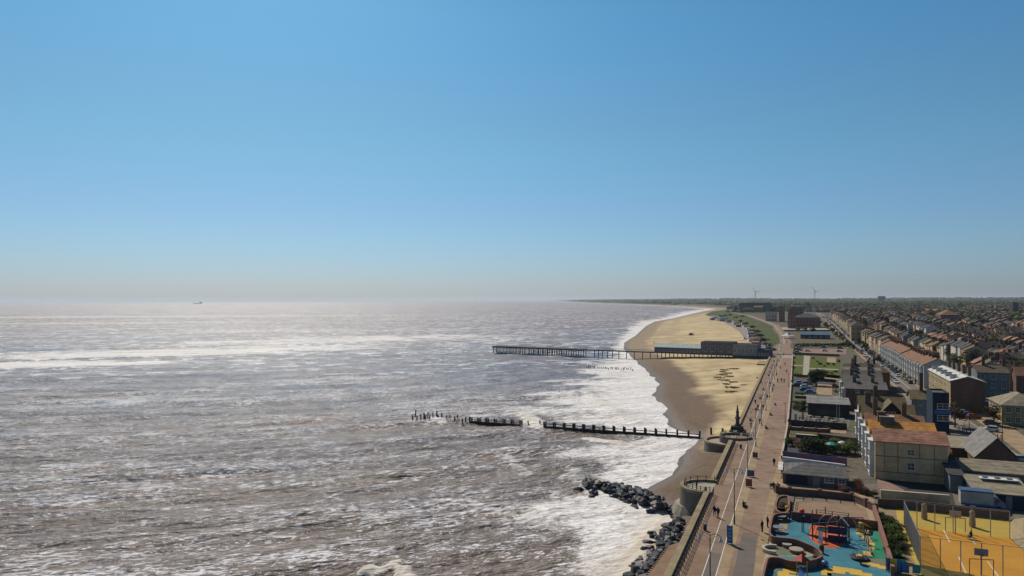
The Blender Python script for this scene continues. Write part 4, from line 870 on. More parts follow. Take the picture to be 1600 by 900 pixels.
# ================================================================== PIER
A_, B_ = P(772, 550.5, 0.3)[:2], P(1203, 559.5, 4.2)[:2]; PL = math.hypot(B_[0]-A_[0], B_[1]-A_[1]); prz = math.atan2(B_[1]-A_[1], B_[0]-A_[0])
t = thing('pier', 'long dark timber pier on many thin piles reaching out to sea', 'pier', (A_[0], A_[1], 0), prz)
def pxs(px):   # distance along the pier of a column
    k = (px-800)/F; c_, s_ = math.cos(prz), math.sin(prz); return (k*A_[1] - A_[0]) / (c_ - k*s_)
zd = 5.3; s1 = pxs(912); s2 = pxs(1024)
PD = mat('pier_steel', (.045, .045, .050), .7, .15, 1)
MB().box(0, s1, -3, 6, zd-1.1, zd).build('deck', PD, t); MB().box(s1 - .01, s2, -1.6, 1.6, zd-.7, zd+.003).build('deck', PD, t); MB().box(s2 - .01, PL, -2.5, 8, zd-.5, zd-.02).build('deck', PD, t)
pile = MB().tube((0,0,-2), (0,0,zd-.5), .3, n=6).mesh('pile', PD); n_ = 0
def bent(s_, ys):
    global n_
    for y in ys:
        if n_ >= 98: return
        o = bpy.data.objects.new('pile', pile); COL.objects.link(o); o.parent = t; o.location = (s_, y, 0); n_ += 1
for i in range(20): bent(1 + (s1-2) * i / 19 * (1 if i > 1 else 1), (-2.6, 1.5, 5.6))
for px in (930, 936, 942, 950, 958, 968, 980, 992, 1005, 1017): bent(pxs(px), (-1.3,))
for i in range(13): bent(s2 + 2 + (PL - s2 - 6) * i / 12, (-2, 6.5))
o = MB()
for i in range(19):
    a, b_ = 1 + (s1-2)*i/19, 1 + (s1-2)*(i+1)/19
    if i % 3 != 1: o.tube((a, -2.6, .6), (b_, -2.6, zd-.6), .07, n=4); o.tube((b_, -2.6, .6), (a, -2.6, zd-.6), .07, n=4)
o.build('bracing', PD, t, label=None)
for y0 in (-2.95, 5.95): MB().box(0, s1, y0-.04, y0+.04, zd+1.0, zd+1.1).build('rail', PD, t)
for y0 in (-1.55, 1.55): MB().box(s1, s2, y0-.04, y0+.04, zd+1.0, zd+1.1).build('rail', PD, t)
o = MB()
for i in range(64): o.box(s2*i/64 - .04, s2*i/64 + .04, -3 if s2*i/64 < s1 else -1.58, (-3 if s2*i/64 < s1 else -1.58) + .08, zd, zd+1.0)
ob = o.build('rail_posts', PD, t); ob['kind'] = 'stuff'
def pier_b(label, pa, pb, y0, y1, h, rh, kind, wm, rm, name, nw=6, cat='pavilion', z=zd):
    a, b_ = pxs(pa), pxs(pb); c_, s_ = math.cos(prz), math.sin(prz); X, Y = A_[0] + a*c_ - y0*s_, A_[1] + a*s_ + y0*c_; w = b_ - a
    tt = thing(name, label, cat, (X, Y, z), prz); d = y1 - y0
    wall_mb(kind, w, d, h, rh, 0.02).build('wall', wm, tt); roof_mb(kind, w, d, h, rh).build('roof', rm, tt)
    for i in range(nw): window(tt, w*(i+.5)/nw, 0, h*.25, w/nw*.6, h*.42)
    return tt, w, h
pw = mat('pier_wall', (.10, .11, .125), .8, .15, .8)
pier_b('long low pier shed with pale grey roof at the seaward end', 1024, 1096, -2.3, 6, 3.3, 2.3, 'mono', pw, mat('pale_green_roof', (.30, .34, .32), .8), 'pier_shed', 12)
pier_b('dark grey pier pavilion with flat roof, the largest hall on the pier', 1096.4, 1147, -2.4, 9, 7.4, .3, 'flat', mat('pavilion_wall', (.13, .12, .125), .8, .2, .8), RM['slate'], 'pier_pavilion', 4)
pier_b('glazed grey pier entrance building with shop signs facing the beach', 1147.4, 1185, -4.5, 8, 6.6, .3, 'flat', mat('entrance_wall', (.20, .21, .22), .8, .2, .6), RM['slate'], 'pier_entrance', 6)
tt, w, h = pier_b('blue-grey amusement arcade where the pier meets the promenade', 1185.3, 1204, -4, 7, 4.4, .3, 'flat', mat('arcade_wall', (.05, .06, .10), .8), RM['blue'], 'arcade', 4, 'arcade', 4.6)
pier_b('small white-roofed kiosk behind the arcade on the upper path', 1187, 1198, 9, 15, 3.2, .4, 'flat', WM['pale blue'], RM['grey'], 'kiosk', 2, 'kiosk', 5.2)
# piling skirt below the entrance
a, b_ = pxs(1147), pxs(1185); MB().box(a, b_, -4.5, -2.51, zd-1.3, zd).build('deck', PD, t)
x0, y0, _ = P(1182, 569, 4.4); u, v = toUV(x0, y0)
rmp = thing('beach_ramp', 'tan concrete ramp down to the sand beside the arcade', 'ramp', (*G(u, v), 0), TH); MB().prism([(0, 0), (v * -1 - .9, 0), (v * -1 - .9, 22), (0, 22)], 2, 4.55).build('ramp_slab', TAN, rmp)
# ================================================================== MONUMENT
X, Y, _ = P(1152, 674, 5.05); t = thing('monument', 'dark tiered pointed monument on a stepped plinth beside the far bastion', 'monument', (X, Y, 5.05), TH)
BRZ = mat('monument_stone', (.055, .055, .052), .8, .25, 2)
m = MB(); m.box(-1.7,1.7,-1.7,1.7,0,.3); m.box(-1.3,1.3,-1.3,1.3,.302,.65); m.box(-1,1,-1,1,.652,1.3); m.build('plinth', BRZ, t)
MB().lathe([(.75,1.3),(.62,1.6),(.42,1.9),(.38,2.9),(.6,3.1),(.62,3.35),(.35,3.5),(.28,4.3),(.42,4.5),(.40,4.7)], 8).build('shaft', BRZ, t)
MB().lathe([(.25,4.7),(.22,5.3),(.14,5.6),(.16,5.8),(.04,6.3)], 8).build('finial', BRZ, t)
t.scale = (1.15, 1.15, 1.12)
for s_ in (-1,1): MB().lathe([(.3,.65),(.28,1.0),(.12,1.5)], 8, (s_*1.15, -1.15, 0)).build('corner_urn', BRZ, t)
# ================================================================== PROMENADE FURNITURE
def lamp(u, label, first=[None]):
    X, Y = G(u, 5.75); z = zland(X, Y) + .05
    if first[0] is None:
        t = thing('street_lamp', label, 'street lamp', (X, Y, z), TH, 'tall double-armed lamps along the promenade')
        MB().tube((0,0,0), (0,0,1.3), .13, .1, 8).tube((0,0,1.3), (0,0,8.6), .075, .05, 8).build('pole', DARKM, t)
        for s_ in (-1, 1):
            m = MB(); m.tube((0,0,8.5), (s_*.6,0,8.75), .035, n=5); m.tube((s_*.6,0,8.75), (s_*1.15,0,8.5), .035, n=5); m.tube((0,0,7.9), (s_*.8,0,8.65), .02, n=4); m.build('arm', DARKM, t)
            MB().lathe([(.05,8.5),(.10,8.38),(.22,8.0),(.20,7.9)], 8, (s_*1.15,0,0)).build('lantern', mat('lantern_white', (.50, .56, .62), .4), t)
        learn(t); first[0] = t; return t
    return dup(first[0], (X, Y, z), TH, label)
for i, u in enumerate([-8.5, 23.6, 54.9, 84, 113, 142, 171, 200, 230, 260, 290, 320, 350]): lamp(u, f'tall dark double-armed promenade lamp, {nth(i+1)} from the near end of the line')
for i, (px, py) in enumerate([(1226.5, 661), (1232, 605)]):
    X, Y, _ = P(px, py, 5.05); t = thing('lamp_post', ['short dark lamp post at the promenade edge beside the restaurant terrace', 'short dark lamp post at the promenade edge beside the round tree'][i], 'lamp post', (X, Y, 5.05)); MB().tube((0,0,0),(0,0,.9),.12,.1,6).tube((0,0,.9),(0,0,5.2),.06,.04,6).build('pole', DARKM, t); MB().lathe([(.08,5.2),(.2,5.5),(.05,5.75)],6).build('lantern', IRON, t)
# boards, banners
def board(px, py, w, h, m, label, name='sign_board', cat='sign'):
    X, Y, _ = P(px, py, 5.06); t = thing(name, label, cat, (X, Y, 5.06), TH)
    MB().box(-w/2, w/2, -.06, .06, .12, h).build('panel', m, t)
    for s_ in (-1, 1): MB().box(s_*(w/2+.04) - .04, s_*(w/2+.04) + .04, -.07, .07, 0, h + .1).build('post', DARKM, t)
    return t
t = board(1139.5, 850, .62, 2.6, BLU, 'tall narrow blue information totem on the pale strip', 'information_totem')
m = MB()
for k in range(4): m.box(-.22, .22, -.075, -.062, .5 + k*.5, .75 + k*.5)
m.build('map_panel', mat('pale_print', (.10, .30, .45), .6), t)
board(1169.5, 761, .95, 1.5, mat('orange_print', (.22, .07, .04), .6), 'red-brown display board, nearest of the three display boards', 'display_board')
board(1172.5, 745, 1.15, 1.3, mat('blue_print', (.07, .10, .20), .5), 'blue display board just beyond the nearest red-brown board', 'display_board')
board(1179.5, 716, .9, 1.3, mat('purple_print', (.13, .06, .09), .6), 'dark purple-red display board, farthest of the three display boards', 'display_board')
BENCH = None
def bench(px, py, label, rz=TH + math.pi/2):
    global BENCH
    X, Y, _ = P(px, py, 5.06)
    if BENCH is None:
        t = thing('bench', label, 'bench', (X, Y, 5.06), rz, 'benches on the promenade')
        MB().box(-.9, .9, -.25, .25, .42, .48).build('seat', TIMB, t); MB().box(-.9, .9, .22, .28, .52, .9).build('backrest', TIMB, t)
        for s_ in (-.75, .75): MB().box(s_-.05, s_+.05, -.22, .26, 0, .418).build('leg', DARKM, t)
        learn(t); BENCH = t; return t
    return dup(BENCH, (X, Y, 5.06), rz, label)
for i, (px, py) in enumerate([(1162.5,791),(1197,669.5),(1204,648.5),(1211,633)]): bench(px, py, f'dark bench on the pale strip, {nth(i+1)} from the near end')
for i, (px, py) in enumerate([(1172,657),(1180.7,640),(1187,623),(1192,609),(1200.5,587),(1202.5,581.5),(1204.7,576),(1206.5,571),(1209,565)]): bench(px, py, f'dark bench between sea wall and white line, {nth(i+1)} from the near end', TH - math.pi/2)
for i, (px, py) in enumerate([(1210.5,764),(1216,769)]): bench(px, py, ['bench with seated people left of the brick garden wall end', 'bench against the near brick garden wall'][i], TH)
# A-frame signs / bins
for i, (px, py) in enumerate([(1157,701),(1101,829)]):
    X, Y, _ = P(px, py, 5.06); t = thing('litter_bin', f'small dark litter bin beside the railing, {["farther","nearer"][i]} of two', 'bin', (X, Y, 5.06)); MB().lathe([(.24,0),(.28,.9)], 8).build('drum', DARKM, t); MB().lathe([(.3,.902),(.2,1.05)], 8).build('lid', IRON, t)
# ================================================================== VEGETATION
def leafm(n, c, c2): return mat('leaf_' + n, c, .8, scale=1.5, c2=c2, spec=.15)
LEAF = {'dark green': [leafm('dk1', (.026,.042,.012), (.050,.070,.020)), leafm('dk2', (.018,.030,.010), (.032,.046,.014))],
        'olive green': [leafm('ol1', (.050,.060,.016), (.085,.095,.024)), leafm('ol2', (.028,.038,.012), (.048,.055,.018))],
        'fresh yellow-green': [leafm('fr1', (.095,.105,.016), (.15,.15,.025)), leafm('fr2', (.060,.070,.014), (.09,.095,.02))],
        'bare brown': [leafm('br1', (.075,.052,.032), (.11,.075,.045)), leafm('br2', (.045,.032,.022), (.07,.05,.034))],
        'reddish': [leafm('rd1', (.11,.035,.025), (.16,.05,.035)), leafm('rd2', (.06,.022,.016), (.09,.035,.025))],
        'green': [leafm('gr1', (.060,.090,.016), (.100,.135,.026)), leafm('gr2', (.040,.062,.014), (.060,.085,.018))]}
BARK = mat('bark', (.055, .042, .032), .95, .2, 2)
def crown_mb(R, cx, cy, cz, n, sz, seed, flat=1.0, lobes=11, sparse=1.0):
    r_ = random.Random(seed); m = MB(); L = []
    for _ in range(lobes):
        a, b_ = r_.uniform(0, 6.283), math.asin(r_.uniform(-.75, 1)); q = r_.uniform(.35, .85)
        L.append((R*q*math.cos(a)*math.cos(b_), R*q*math.sin(a)*math.cos(b_), R*flat*q*math.sin(b_), R*r_.uniform(.3, .55)))
    for i in range(n):
        lx, ly, lz, lr = L[i % lobes]; a, b_ = r_.uniform(0, 6.283), math.asin(r_.uniform(-1, 1)); q = lr * r_.random() ** .4 * sparse
        p = Vector((cx + lx + q*math.cos(a)*math.cos(b_), cy + ly + q*math.sin(a)*math.cos(b_), cz + lz + q*math.sin(b_)*.85))
        e1 = Vector((r_.gauss(0,1), r_.gauss(0,1), r_.gauss(0,.6))).normalized(); e2 = e1.orthogonal().normalized(); s_ = sz * r_.uniform(.5, 1.3)
        m.add([p - e1*s_, p - e2*s_*.6, p + e1*s_, p + e2*s_*.6], [(0,1,2,3)], 1 if r_.random() < .4 else 0)
    return m
def make_tree(label, kind, H, R, seed, n=900, sz=None, flat=1.0, name='tree', cat='tree', group=None):
    t = thing(name, label, cat, (0,0,0), 0, group); sz = sz or R * .11; bare = kind == 'bare brown'
    tr = MB().tube((0,0,-.6), (0,0,H*.42), R*.075+.05, R*.05+.03, 7); r_ = random.Random(seed)
    for k in range(9 if bare else 6):
        a = k * 2.4; z0 = H * r_.uniform(.28, .5); q = R * r_.uniform(.5, .85); tr.tube((0,0,z0), (q*math.cos(a), q*math.sin(a), z0 + H*r_.uniform(.2,.42)), R*.035+.02, .02, 4)
    tr.build('trunk', BARK, t)
    if cat == 'shrub': crown_mb(R, 0, 0, H*.42, n, sz, seed, 1.0, 14).build('crown', LEAF[kind], t)
    else: crown_mb(R, 0, 0, H - R*flat*.95, n, sz, seed, flat, sparse=1.2 if bare else 1).build('crown', LEAF[kind], t)
    learn(t); return t
TP = {}
def tree(X, Y, kind, H, R, label, group=None, name='tree', cat='tree'):
    far = Y > 450; v = rr.randrange(3); k = (kind, v, far, cat)
    if k not in TP:
        TP[k] = [make_tree(label, kind, 7, 3, 31*v + len(TP), (1500 if cat == 'tree' else 1300) if not far else 320, .27 if not far else .62, 1.0 if cat == 'tree' else .8, name, cat, group), 0]
        t = TP[k][0]
    else: t = dup(TP[k][0], (0,0,0))
    t['kind'] = 'thing'; t.location = (X, Y, zland(X, Y)); t.scale = (R/3, R/3, H/7); t.rotation_euler.z = rr.uniform(0, 6.28); t['label'] = label
    if group: t['group'] = group
    elif 'group' in t: del t['group']
    return t
def tpx(px, py, kind, H, R, label, **k): X, Y, _ = P(px, py); return tree(X, Y, kind, H, R, label, **k)
X, Y, _ = P(1275, 603, 5); t = make_tree('dense dark round evergreen tree standing at the corner of the lawn', 'dark green', 7.2, 3.9, 77, 4200, .33, .95); t.location = (X, Y, 5)
tpx(1492, 668, 'bare brown', 6.5, 2.6, 'bare-branched street tree beside the navy building at the junction'); tpx(1553, 665, 'bare brown', 6.2, 2.3, 'bare-branched street tree in front of the ochre pub')
tpx(1306, 612, 'reddish', 3.2, 1.5, 'red-leaved small tree by the seafront houses'); tpx(1496, 577, 'olive green', 8, 4.5, 'olive bushy tree behind the grey rendered block'); tpx(1578, 540, 'dark green', 8, 5, 'dark green tree among the far right rooftops')
tpx(1455, 505, 'fresh yellow-green', 12, 9, 'bright yellow-green tree in front of the school'); tpx(1302, 497, 'fresh yellow-green', 9, 5, 'yellow-green tree at the far end of the main road'); tpx(1293, 515, 'green', 8, 4, 'green tree at the road corner beside the hotel'); tpx(1577, 492, 'fresh yellow-green', 12, 8, 'yellow-green tree beside the far tower block')
tpx(1399, 486, 'reddish', 14, 12, 'large reddish-purple tree below the water tower'); tpx(1262, 483, 'dark green', 22, 11, 'dark conifer rising behind the hotel')
# shrubs and hedges
def shrub(px, py, kind, H, R, label, group=None): X, Y, _ = P(px, py, 5.05); return tree(X, Y, kind, H, R, label, group, 'shrub', 'shrub')
for i, (px, py, R, k) in enumerate([(1387,820,1.3,'green'),(1395,824,1.1,'olive green'),(1385,830,1.0,'dark green'),(1392,836,1.3,'green'),(1402,832,1.1,'dark green'),(1398,843,1.3,'green'),(1390,848,1.0,'olive green'),(1404,848,1.2,'green'),(1396,857,1.2,'dark green'),(1406,862,1.1,'dark green'),(1395,868,1.3,'green'),(1403,877,1.2,'dark green'),(1413,858,.9,'bare brown'),(1411,880,.8,'dark green'),(1399,823,.7,'fresh yellow-green')]):
    shrub(px, py, k, R*1.5, R, f'{k} bush between wall and court fence, {nth(i+1)} from the far end', 'shrubs beside the court fence')
shrub(1222, 797, 'bare brown', 1.5, 1.1, 'brown-green shrub in the raised brick planter at the promenade edge')
for i, (px, py, R, k) in enumerate([(1232,696,1.6,'green'),(1243,697,1.5,'olive green'),(1252,703,1.8,'reddish'),(1262,706,2.4,'dark green'),(1272,708,2.6,'dark green'),(1283,709,2.5,'dark green'),(1294,706,2.0,'dark green'),(1305,709,1.8,'green'),(1316,709,1.8,'olive green'),(1326,710,2.2,'green'),(1336,709,1.9,'fresh yellow-green'),(1280,697,2.0,'dark green'),(1303,698,1.7,'green')]):
    shrub(px, py, k, R*1.7, R, f'{k} garden shrub behind the bunting fence, {nth(i+1)} from the promenade', 'shrubs of the pub garden')
for i, (px, py, R) in enumerate([(1281,630,1.9),(1288,631,2.0),(1295,631,1.7)]): shrub(px, py, 'fresh yellow-green', 2.6, R, f'yellow-green bush behind the restaurant, {nth(i+1)} from the left', 'yellow-green bushes behind the restaurant')
for i, (px, py) in enumerate([(1242,640),(1250,642),(1258,643),(1244,633),(1254,634)]): shrub(px, py, 'dark green', 2.2, 1.8, f'dark hedge bush left of the restaurant roof, {nth(i+1)} of five', 'dark hedge bushes left of the restaurant')
for i, (px, py, k) in enumerate([(1316,768,'reddish'),(1322,771,'bare brown'),(1345,770,'olive green'),(1353,773,'reddish'),(1362,776,'bare brown'),(1340,758,'fresh yellow-green'),(1290,671,'fresh yellow-green'),(1308,671,'fresh yellow-green'),(1512,706,'fresh yellow-green'),(1519,706,'green')]):
    shrub(px, py, k, 1.5, 1.0, ['reddish plant beside the cafe corner','brown plant beside the cafe corner','olive plant before the cream building bays','reddish plant before the cream building bays','brown plant at the end of the cream yard wall','yellowish plant between cafe and cream building','yellow shrub in the sunny garden strip, left one','yellow shrub in the sunny garden strip, right one','yellow flowering bush beside the tan outbuilding','green bush beside the slate roof of the gabled hall'][i])
for i in range(13):
    px = 1245 + i * 6.2; X, Y, _ = P(px, 541 - .0*i, 5.3); tree(X, Y, ['green','fresh yellow-green','olive green'][i % 3], 3.0, 3.0, f'{["green","yellow-green","olive"][i % 3]} hedge bush between pool building and car park, {nth(i+1)} from the left', 'hedge bushes between pool building and car park', 'shrub', 'shrub')
for i in range(9): 
    u = 232 + i * 15; X, Y = G(u, 59.9); tree(X, Y, ['green', 'dark green', 'olive green'][i % 3], 2.6, 1.5, f'{["green", "dark green", "olive"][i % 3]} front-garden bush along the white terrace, {nth(i+1)} from the near end', 'front-garden bushes of the white terrace', 'shrub', 'shrub')
# beach plants
for i, (px, py, r_) in enumerate([(1131,578,1.6),(1146,576,2.0),(1137,583,1.5),(1128,585,1.7),(1139,588,1.4),(1123,590,1.7),(1131,594,1.8),(1146,597,1.3),(1141,605,1.6),(1150,606,1.1),(1135,600,1.2),(1142,612,1.5),(1162,602,.9),(1129,581,1.2)]):
    X, Y, _ = P(px, py, 3.8); m = MB(); R2 = random.Random(i)
    for k in range(60):
        a = R2.uniform(0, 6.28); q = r_ * R2.random() ** .6; x, y = q*math.cos(a)*1.6, q*math.sin(a)*1.1; h = R2.uniform(.04, .15); d_ = R2.uniform(-.3, .3)
        m.add([(x-.16, y, -.3), (x+.16, y+.05, -.3), (x+.1+d_, y, h), (x-.1+d_, y-.05, h)], [(0,1,2,3)], k % 2)
    o = m.build('beach_grass', [mat('dune_grass', (.15,.14,.04), .9, scale=1, c2=(.22,.20,.06)), mat('dune_grass2', (.11,.105,.03), .9)], loc=(X, Y, zi(Y) + .05)); tag(o, f'low dune grass tuft on the golden sand near the pier, {nth(i+1)} of the patch', 'dune grass', 'dune grass tufts on the sand', 'thing')
# town trees: gardens and streets
TK = ['olive green', 'green', 'green', 'dark green', 'fresh yellow-green', 'bare brown', 'olive green']
cnt = 0; tries = 0
while cnt < 262 and tries < 4000:
    tries += 1; Y = 250 * (1 + 4.2 * rr.random() ** 1.1); X = rr.uniform(Xi(Y) + 70, .77 * Y); u, v = toUV(X, Y)
    if v < 84 or u < 175: continue
    if min((abs(u-a) + abs(v-b_) for a, b_ in HOUSES), default=99) < 5.5: pass
    gaps = [101, 135, 168, 194, 226, 260, 293, 328, 362, 396]; v = min(gaps, key=lambda g: abs(g - v)) + rr.uniform(-7, 7); X, Y = G(u, v)
    if 800 + F*X/Y > 1612: continue
    k = rr.choice(TK); cnt += 1; H = rr.uniform(5.5, 10.5) * (1.15 if Y > 600 else 1)
    tree(X, Y, k, H, H * rr.uniform(.36, .5), f'{k} garden tree among the terraces, {nth(cnt)} counted outwards', 'garden trees among the terraces')
# far woods and tree belts as one mass
def blob(m, x, y, z, r, hgt, mi, r_):
    n = 7; vs = [(x, y, z + hgt)]; fs = []
    for j, (q, zz) in enumerate(((.55, .86), (1, .45), (.95, 0))):
        for i in range(n):
            a = 6.283*i/n + j*.4; k = q * r * r_.uniform(.7, 1.25); vs.append((x + k*math.cos(a), y + k*math.sin(a), z + hgt*zz*r_.uniform(.85, 1.15)))
    for i in range(n): fs.append((0, 1+i, 1+(i+1) % n))
    for j in range(2):
        for i in range(n): a, b_ = 1 + j*n + i, 1 + j*n + (i+1) % n; fs += [(a, a+n, b_+n, b_)]
    m.add(vs, fs, mi)
wm2 = MB(); R3 = random.Random(5); wk = ['olive green', 'green', 'bare brown', 'dark green', 'fresh yellow-green', 'reddish']
wmats = [LEAF[k][j] for k in wk for j in (0, 1)]
def clump(X, Y, H, R, mi):
    z = zland(X, Y) - .5; zb = z + smoothv(3000, 7000, Y) * 8
    for k in range(5): blob(wm2, X + R3.gauss(0, R*.7), Y + R3.gauss(0, R*.7), zb, R * R3.uniform(.5, .8), H * R3.uniform(.6, 1.1), mi + (k % 2), R3)
for i in range(3400):
    Y = 780 * (1 + 8 * R3.random() ** 1.7); e = 70 + R3.random() * (.95 * Y - Xi(Y)); X = Xi(Y) + e; u, v = toUV(X, Y)
    if v < 70 and Y < 1500 or (abs(v - 56) < 9): continue
    ns = mnoise.noise(Vector((X/260, Y/420, 3)))
    if Y < 2200 and ns < -.05 and R3.random() < .8: continue
    w_ = R3.random(); mi = 2 * (0 if w_ < .28 else 1 if w_ < .48 else 2 if w_ < .72 else 3 if w_ < .85 else 4 if w_ < .96 else 5)
    H = R3.uniform(7, 13) * (1 + .3 * (Y > 2000)); clump(X, Y, H, H*.6 + Y*.0008, mi)
for i in range(900):
    Y = R3.uniform(3500, 9000); X = Xi(Y) + 120 + R3.random() ** 1.5 * (.9*Y - Xi(Y)); clump(X, Y, R3.uniform(12, 18), R3.uniform(16, 45), 2 * R3.choice([0, 1, 3, 2]))
for i in range(700):
    Y = R3.uniform(4500, 16000); X = Xi(Y) + 30 + R3.random() * 500; clump(X, Y, R3.uniform(12, 20), R3.uniform(20, 50), 2 * R3.choice([0, 1, 3, 3]))
o = wm2.build('distant_woods', wmats); tag(o, 'far-off belts of trees reading as one dark wooded mass on the horizon', 'woodland', kind='stuff')
for i, (px, py, k, H) in enumerate([(1247,519,'green',5),(1258,520,'olive green',5),(1270,521,'bare brown',6),(1301,521,'green',6),(1306,526,'fresh yellow-green',5),(1312,531,'olive green',6),(1318,536,'green',5),(1322,541,'fresh yellow-green',5),(1327,545,'dark green',5),(1333,549,'olive green',4.5),(1243,507,'dark green',7),(1262,507,'green',6),(1280,508,'olive green',7),(1234,509,'olive green',6),(1345,541,'olive green',6),(1352,549,'green',6),(1362,559,'olive green',5),(1371,568,'green',5)]):
    tpx(px, py, k, H, H*.42, f'{k} tree near the hotel, pool and main road, {nth(i+1)} of a scattered set', group='trees by the hotel and pool')
for i, (px, py, k, R) in enumerate([(1270,561,'green',1.1),(1281,570,'olive green',1.3),(1288,573,'green',1.0),(1294,570,'dark green',1.2),(1303,571,'green',1.3),(1306,582,'olive green',1.1),(1299,585,'green',1.2),(1292,583,'fresh yellow-green',1.0),(1286,583,'olive green',1.1),(1310,566,'dark green',1.4),(1277,566,'green',.9),(1245,589,'dark green',1.5),(1252,590,'dark green',1.4),(1241,560,'dark green',1.0),(1240,568,'dark green',1.0),(1239,576,'dark green',1.1),(1305,613,'fresh yellow-green',1.0),(1252,619,'green',1.4),(1246,618,'olive green',1.2)]):
    X, Y, _ = P(px, py, 5.05); tree(X, Y, k, R*1.4, R, f'{k} garden bush in or beside the lawn, {nth(i+1)} counted from the top left', 'bushes of the lawn garden', 'shrub', 'shrub')
# bushes on the cliff slope
for i, (px, py) in enumerate([(1118,497),(1126,495),(1134,494),(1141,493),(1150,497),(1157,503),(1166,507),(1176,512),(1183,520),(1187,526),(1192,533),(1197,541),(1160,495),(1147,488),(1138,488),(1203,548)]):
    X, Y, z = P(px, py); tree(X, Y, ['dark green', 'olive green', 'bare brown'][i % 3], 3.6, 3.6 + Y/600, f'scrubby {["dark green", "olive", "brown"][i % 3]} bush on the grassy cliff slope, {nth(i+1)} along the slope', 'scrub on the cliff slope', 'shrub', 'shrub')
# ================================================================== GARDENS, WALLS, CAR PARK
def sheet_px(name, pts, m, z=5.06, kind='structure'):
    g = [P(a, b_, 5.0)[:2] for a, b_ in pts]; n = len(g); a = sum(g[i][0]*g[(i+1)%n][1] - g[(i+1)%n][0]*g[i][1] for i in range(n))
    if a < 0: g = g[::-1]
    o = MB(); o.add([(x, y, z) for x, y in g], [tuple(range(n))]); r = o.build(name, m); r['kind'] = kind; return r
LAWN = mat('lawn', (.060, .080, .014), .95, scale=.5, c2=(.11, .125, .025), spec=.1); OLIVE = mat('rough_grass', (.075, .07, .025), .95, scale=.8, c2=(.13, .115, .05), spec=.1)
CPM = mat('car_park_pink', (.20, .125, .095), .92, scale=.4, c2=(.25, .165, .13)); DARKG = mat('dark_yard', (.035, .036, .042), .9, scale=.6, c2=(.06, .06, .065))
sheet_px('lawn', [(1241,555),(1312,559),(1312,592),(1239,585)], LAWN); sheet_px('garden_path', [(1256,556),(1266,556.5),(1263,586),(1254,586)], PALE, 5.075); sheet_px('garden_path', [(1240,570.5),(1256,571),(1256,572.2),(1240,571.8)], PALE, 5.075); sheet_px('garden_path', [(1264,575),(1310,577),(1310,578.5),(1264,576.5)], PALE, 5.075)
sheet_px('lawn_bed', [(1275,562),(1291,563),(1291,567),(1275,566)], OLIVE, 5.08); sheet_px('lawn_bed', [(1292,558.5),(1306,559),(1306,567),(1292,566)], TAN, 5.08)
sheet_px('garden_court', [(1290,585),(1312,587),(1312,594),(1288,592)], TAN)
sheet_px('car_park', [(1238,540.5),(1322,543),(1322,554),(1236,552.5)], CPM); sheet_px('pool_lawn', [(1236,521),(1252,521.5),(1252,529),(1235,528)], LAWN, 5.6)
road_xy('cross_street', [P(a, 511.5)[:2] for a in (1221,1245,1270,1292)], [P(a, 517.5)[:2] for a in (1223,1247,1272,1296)], .14, PALE)
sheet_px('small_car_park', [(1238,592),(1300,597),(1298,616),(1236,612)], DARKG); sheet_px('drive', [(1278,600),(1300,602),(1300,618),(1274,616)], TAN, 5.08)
sheet_px('restaurant_terrace', [(1235,640),(1330,650),(1326,668),(1233,660)], mat('dark_paving', (.09,.085,.08), .9, scale=.8, c2=(.17,.15,.135)))
sheet_px('pub_lawn', [(1234,668),(1280,671),(1276,682),(1231,679)], OLIVE); sheet_px('sunny_yard', [(1274,664),(1322,668),(1322,678),(1272,674)], TAN)
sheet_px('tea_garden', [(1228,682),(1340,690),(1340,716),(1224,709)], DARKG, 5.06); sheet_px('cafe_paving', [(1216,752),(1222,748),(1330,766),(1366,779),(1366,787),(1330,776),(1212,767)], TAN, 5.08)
sheet_px('yard_in_shade', [(1374,748),(1482,750),(1492,790),(1376,775)], mat('asphalt_shade_tone', (.030,.030,.034), .9, scale=.8, c2=(.05,.05,.055)), 5.06)  # dark asphalt; its tone also paints in the cream building's shadow
sheet_px('yard_paving', [(1370,748),(1376,748),(1412,766),(1410,770),(1371,764)], CPM, 5.07)
sheet_px('grass_verge', [(1529,622),(1580,625),(1590,632),(1540,628)], LAWN, 5.09)
sheet_px('green_patch', [(1236,612),(1256,614),(1254,622),(1235,620)], LAWN, 5.07)
def gwall(label, pts, h, m, th=.25, cap=None, z=5.0, name='garden_wall', cat='wall', piers=False):
    g = [P(a, b_, 5.0)[:2] for a, b_ in pts]; x0, y0 = g[0]; g = [(x-x0, y-y0) for x, y in g]
    t = thing(name, label, cat, (x0, y0, z)); MB().path(g, th/2, th/2, -.1, h).build('wall_body', m, t)
    if cap: MB().path(g, th/2 + .06, th/2 + .06, h + .003, h + .1).build('coping', cap, t)
    if piers:
        for x, y in g: MB().box(x-.28, x+.28, y-.28, y+.28, -.1, h + .35).build('pier', m, t)
    return t
gwall('low wall with pale coping between promenade and lawn', [(1238.5,556),(1236,598)], .9, DBR, cap=CAP)
gwall('low brick wall between promenade edge and car park hedge', [(1241,541),(1239,553)], .9, DBR)
gwall('dark wall between car park and lawn', [(1240,554),(1312,557)], 1.3, DBR, cap=CAP); gwall('dark hedge-backed wall at the near side of the lawn', [(1240,588),(1262,590)], 1.1, DBR); gwall('dark wall behind the drive beside the lawn court', [(1283,596),(1306,598)], 1.3, WM['dark'], cap=CAP)
gwall('white-topped garden wall left of the yellow bushes', [(1242,622),(1275,624)], 1.0, DBR, .5, mat('white_cap', (.55,.55,.54), .7)); gwall('white-topped garden wall right of the yellow bushes', [(1298,624),(1312,625.5)], 1.0, DBR, .5, MATS['white_cap'])
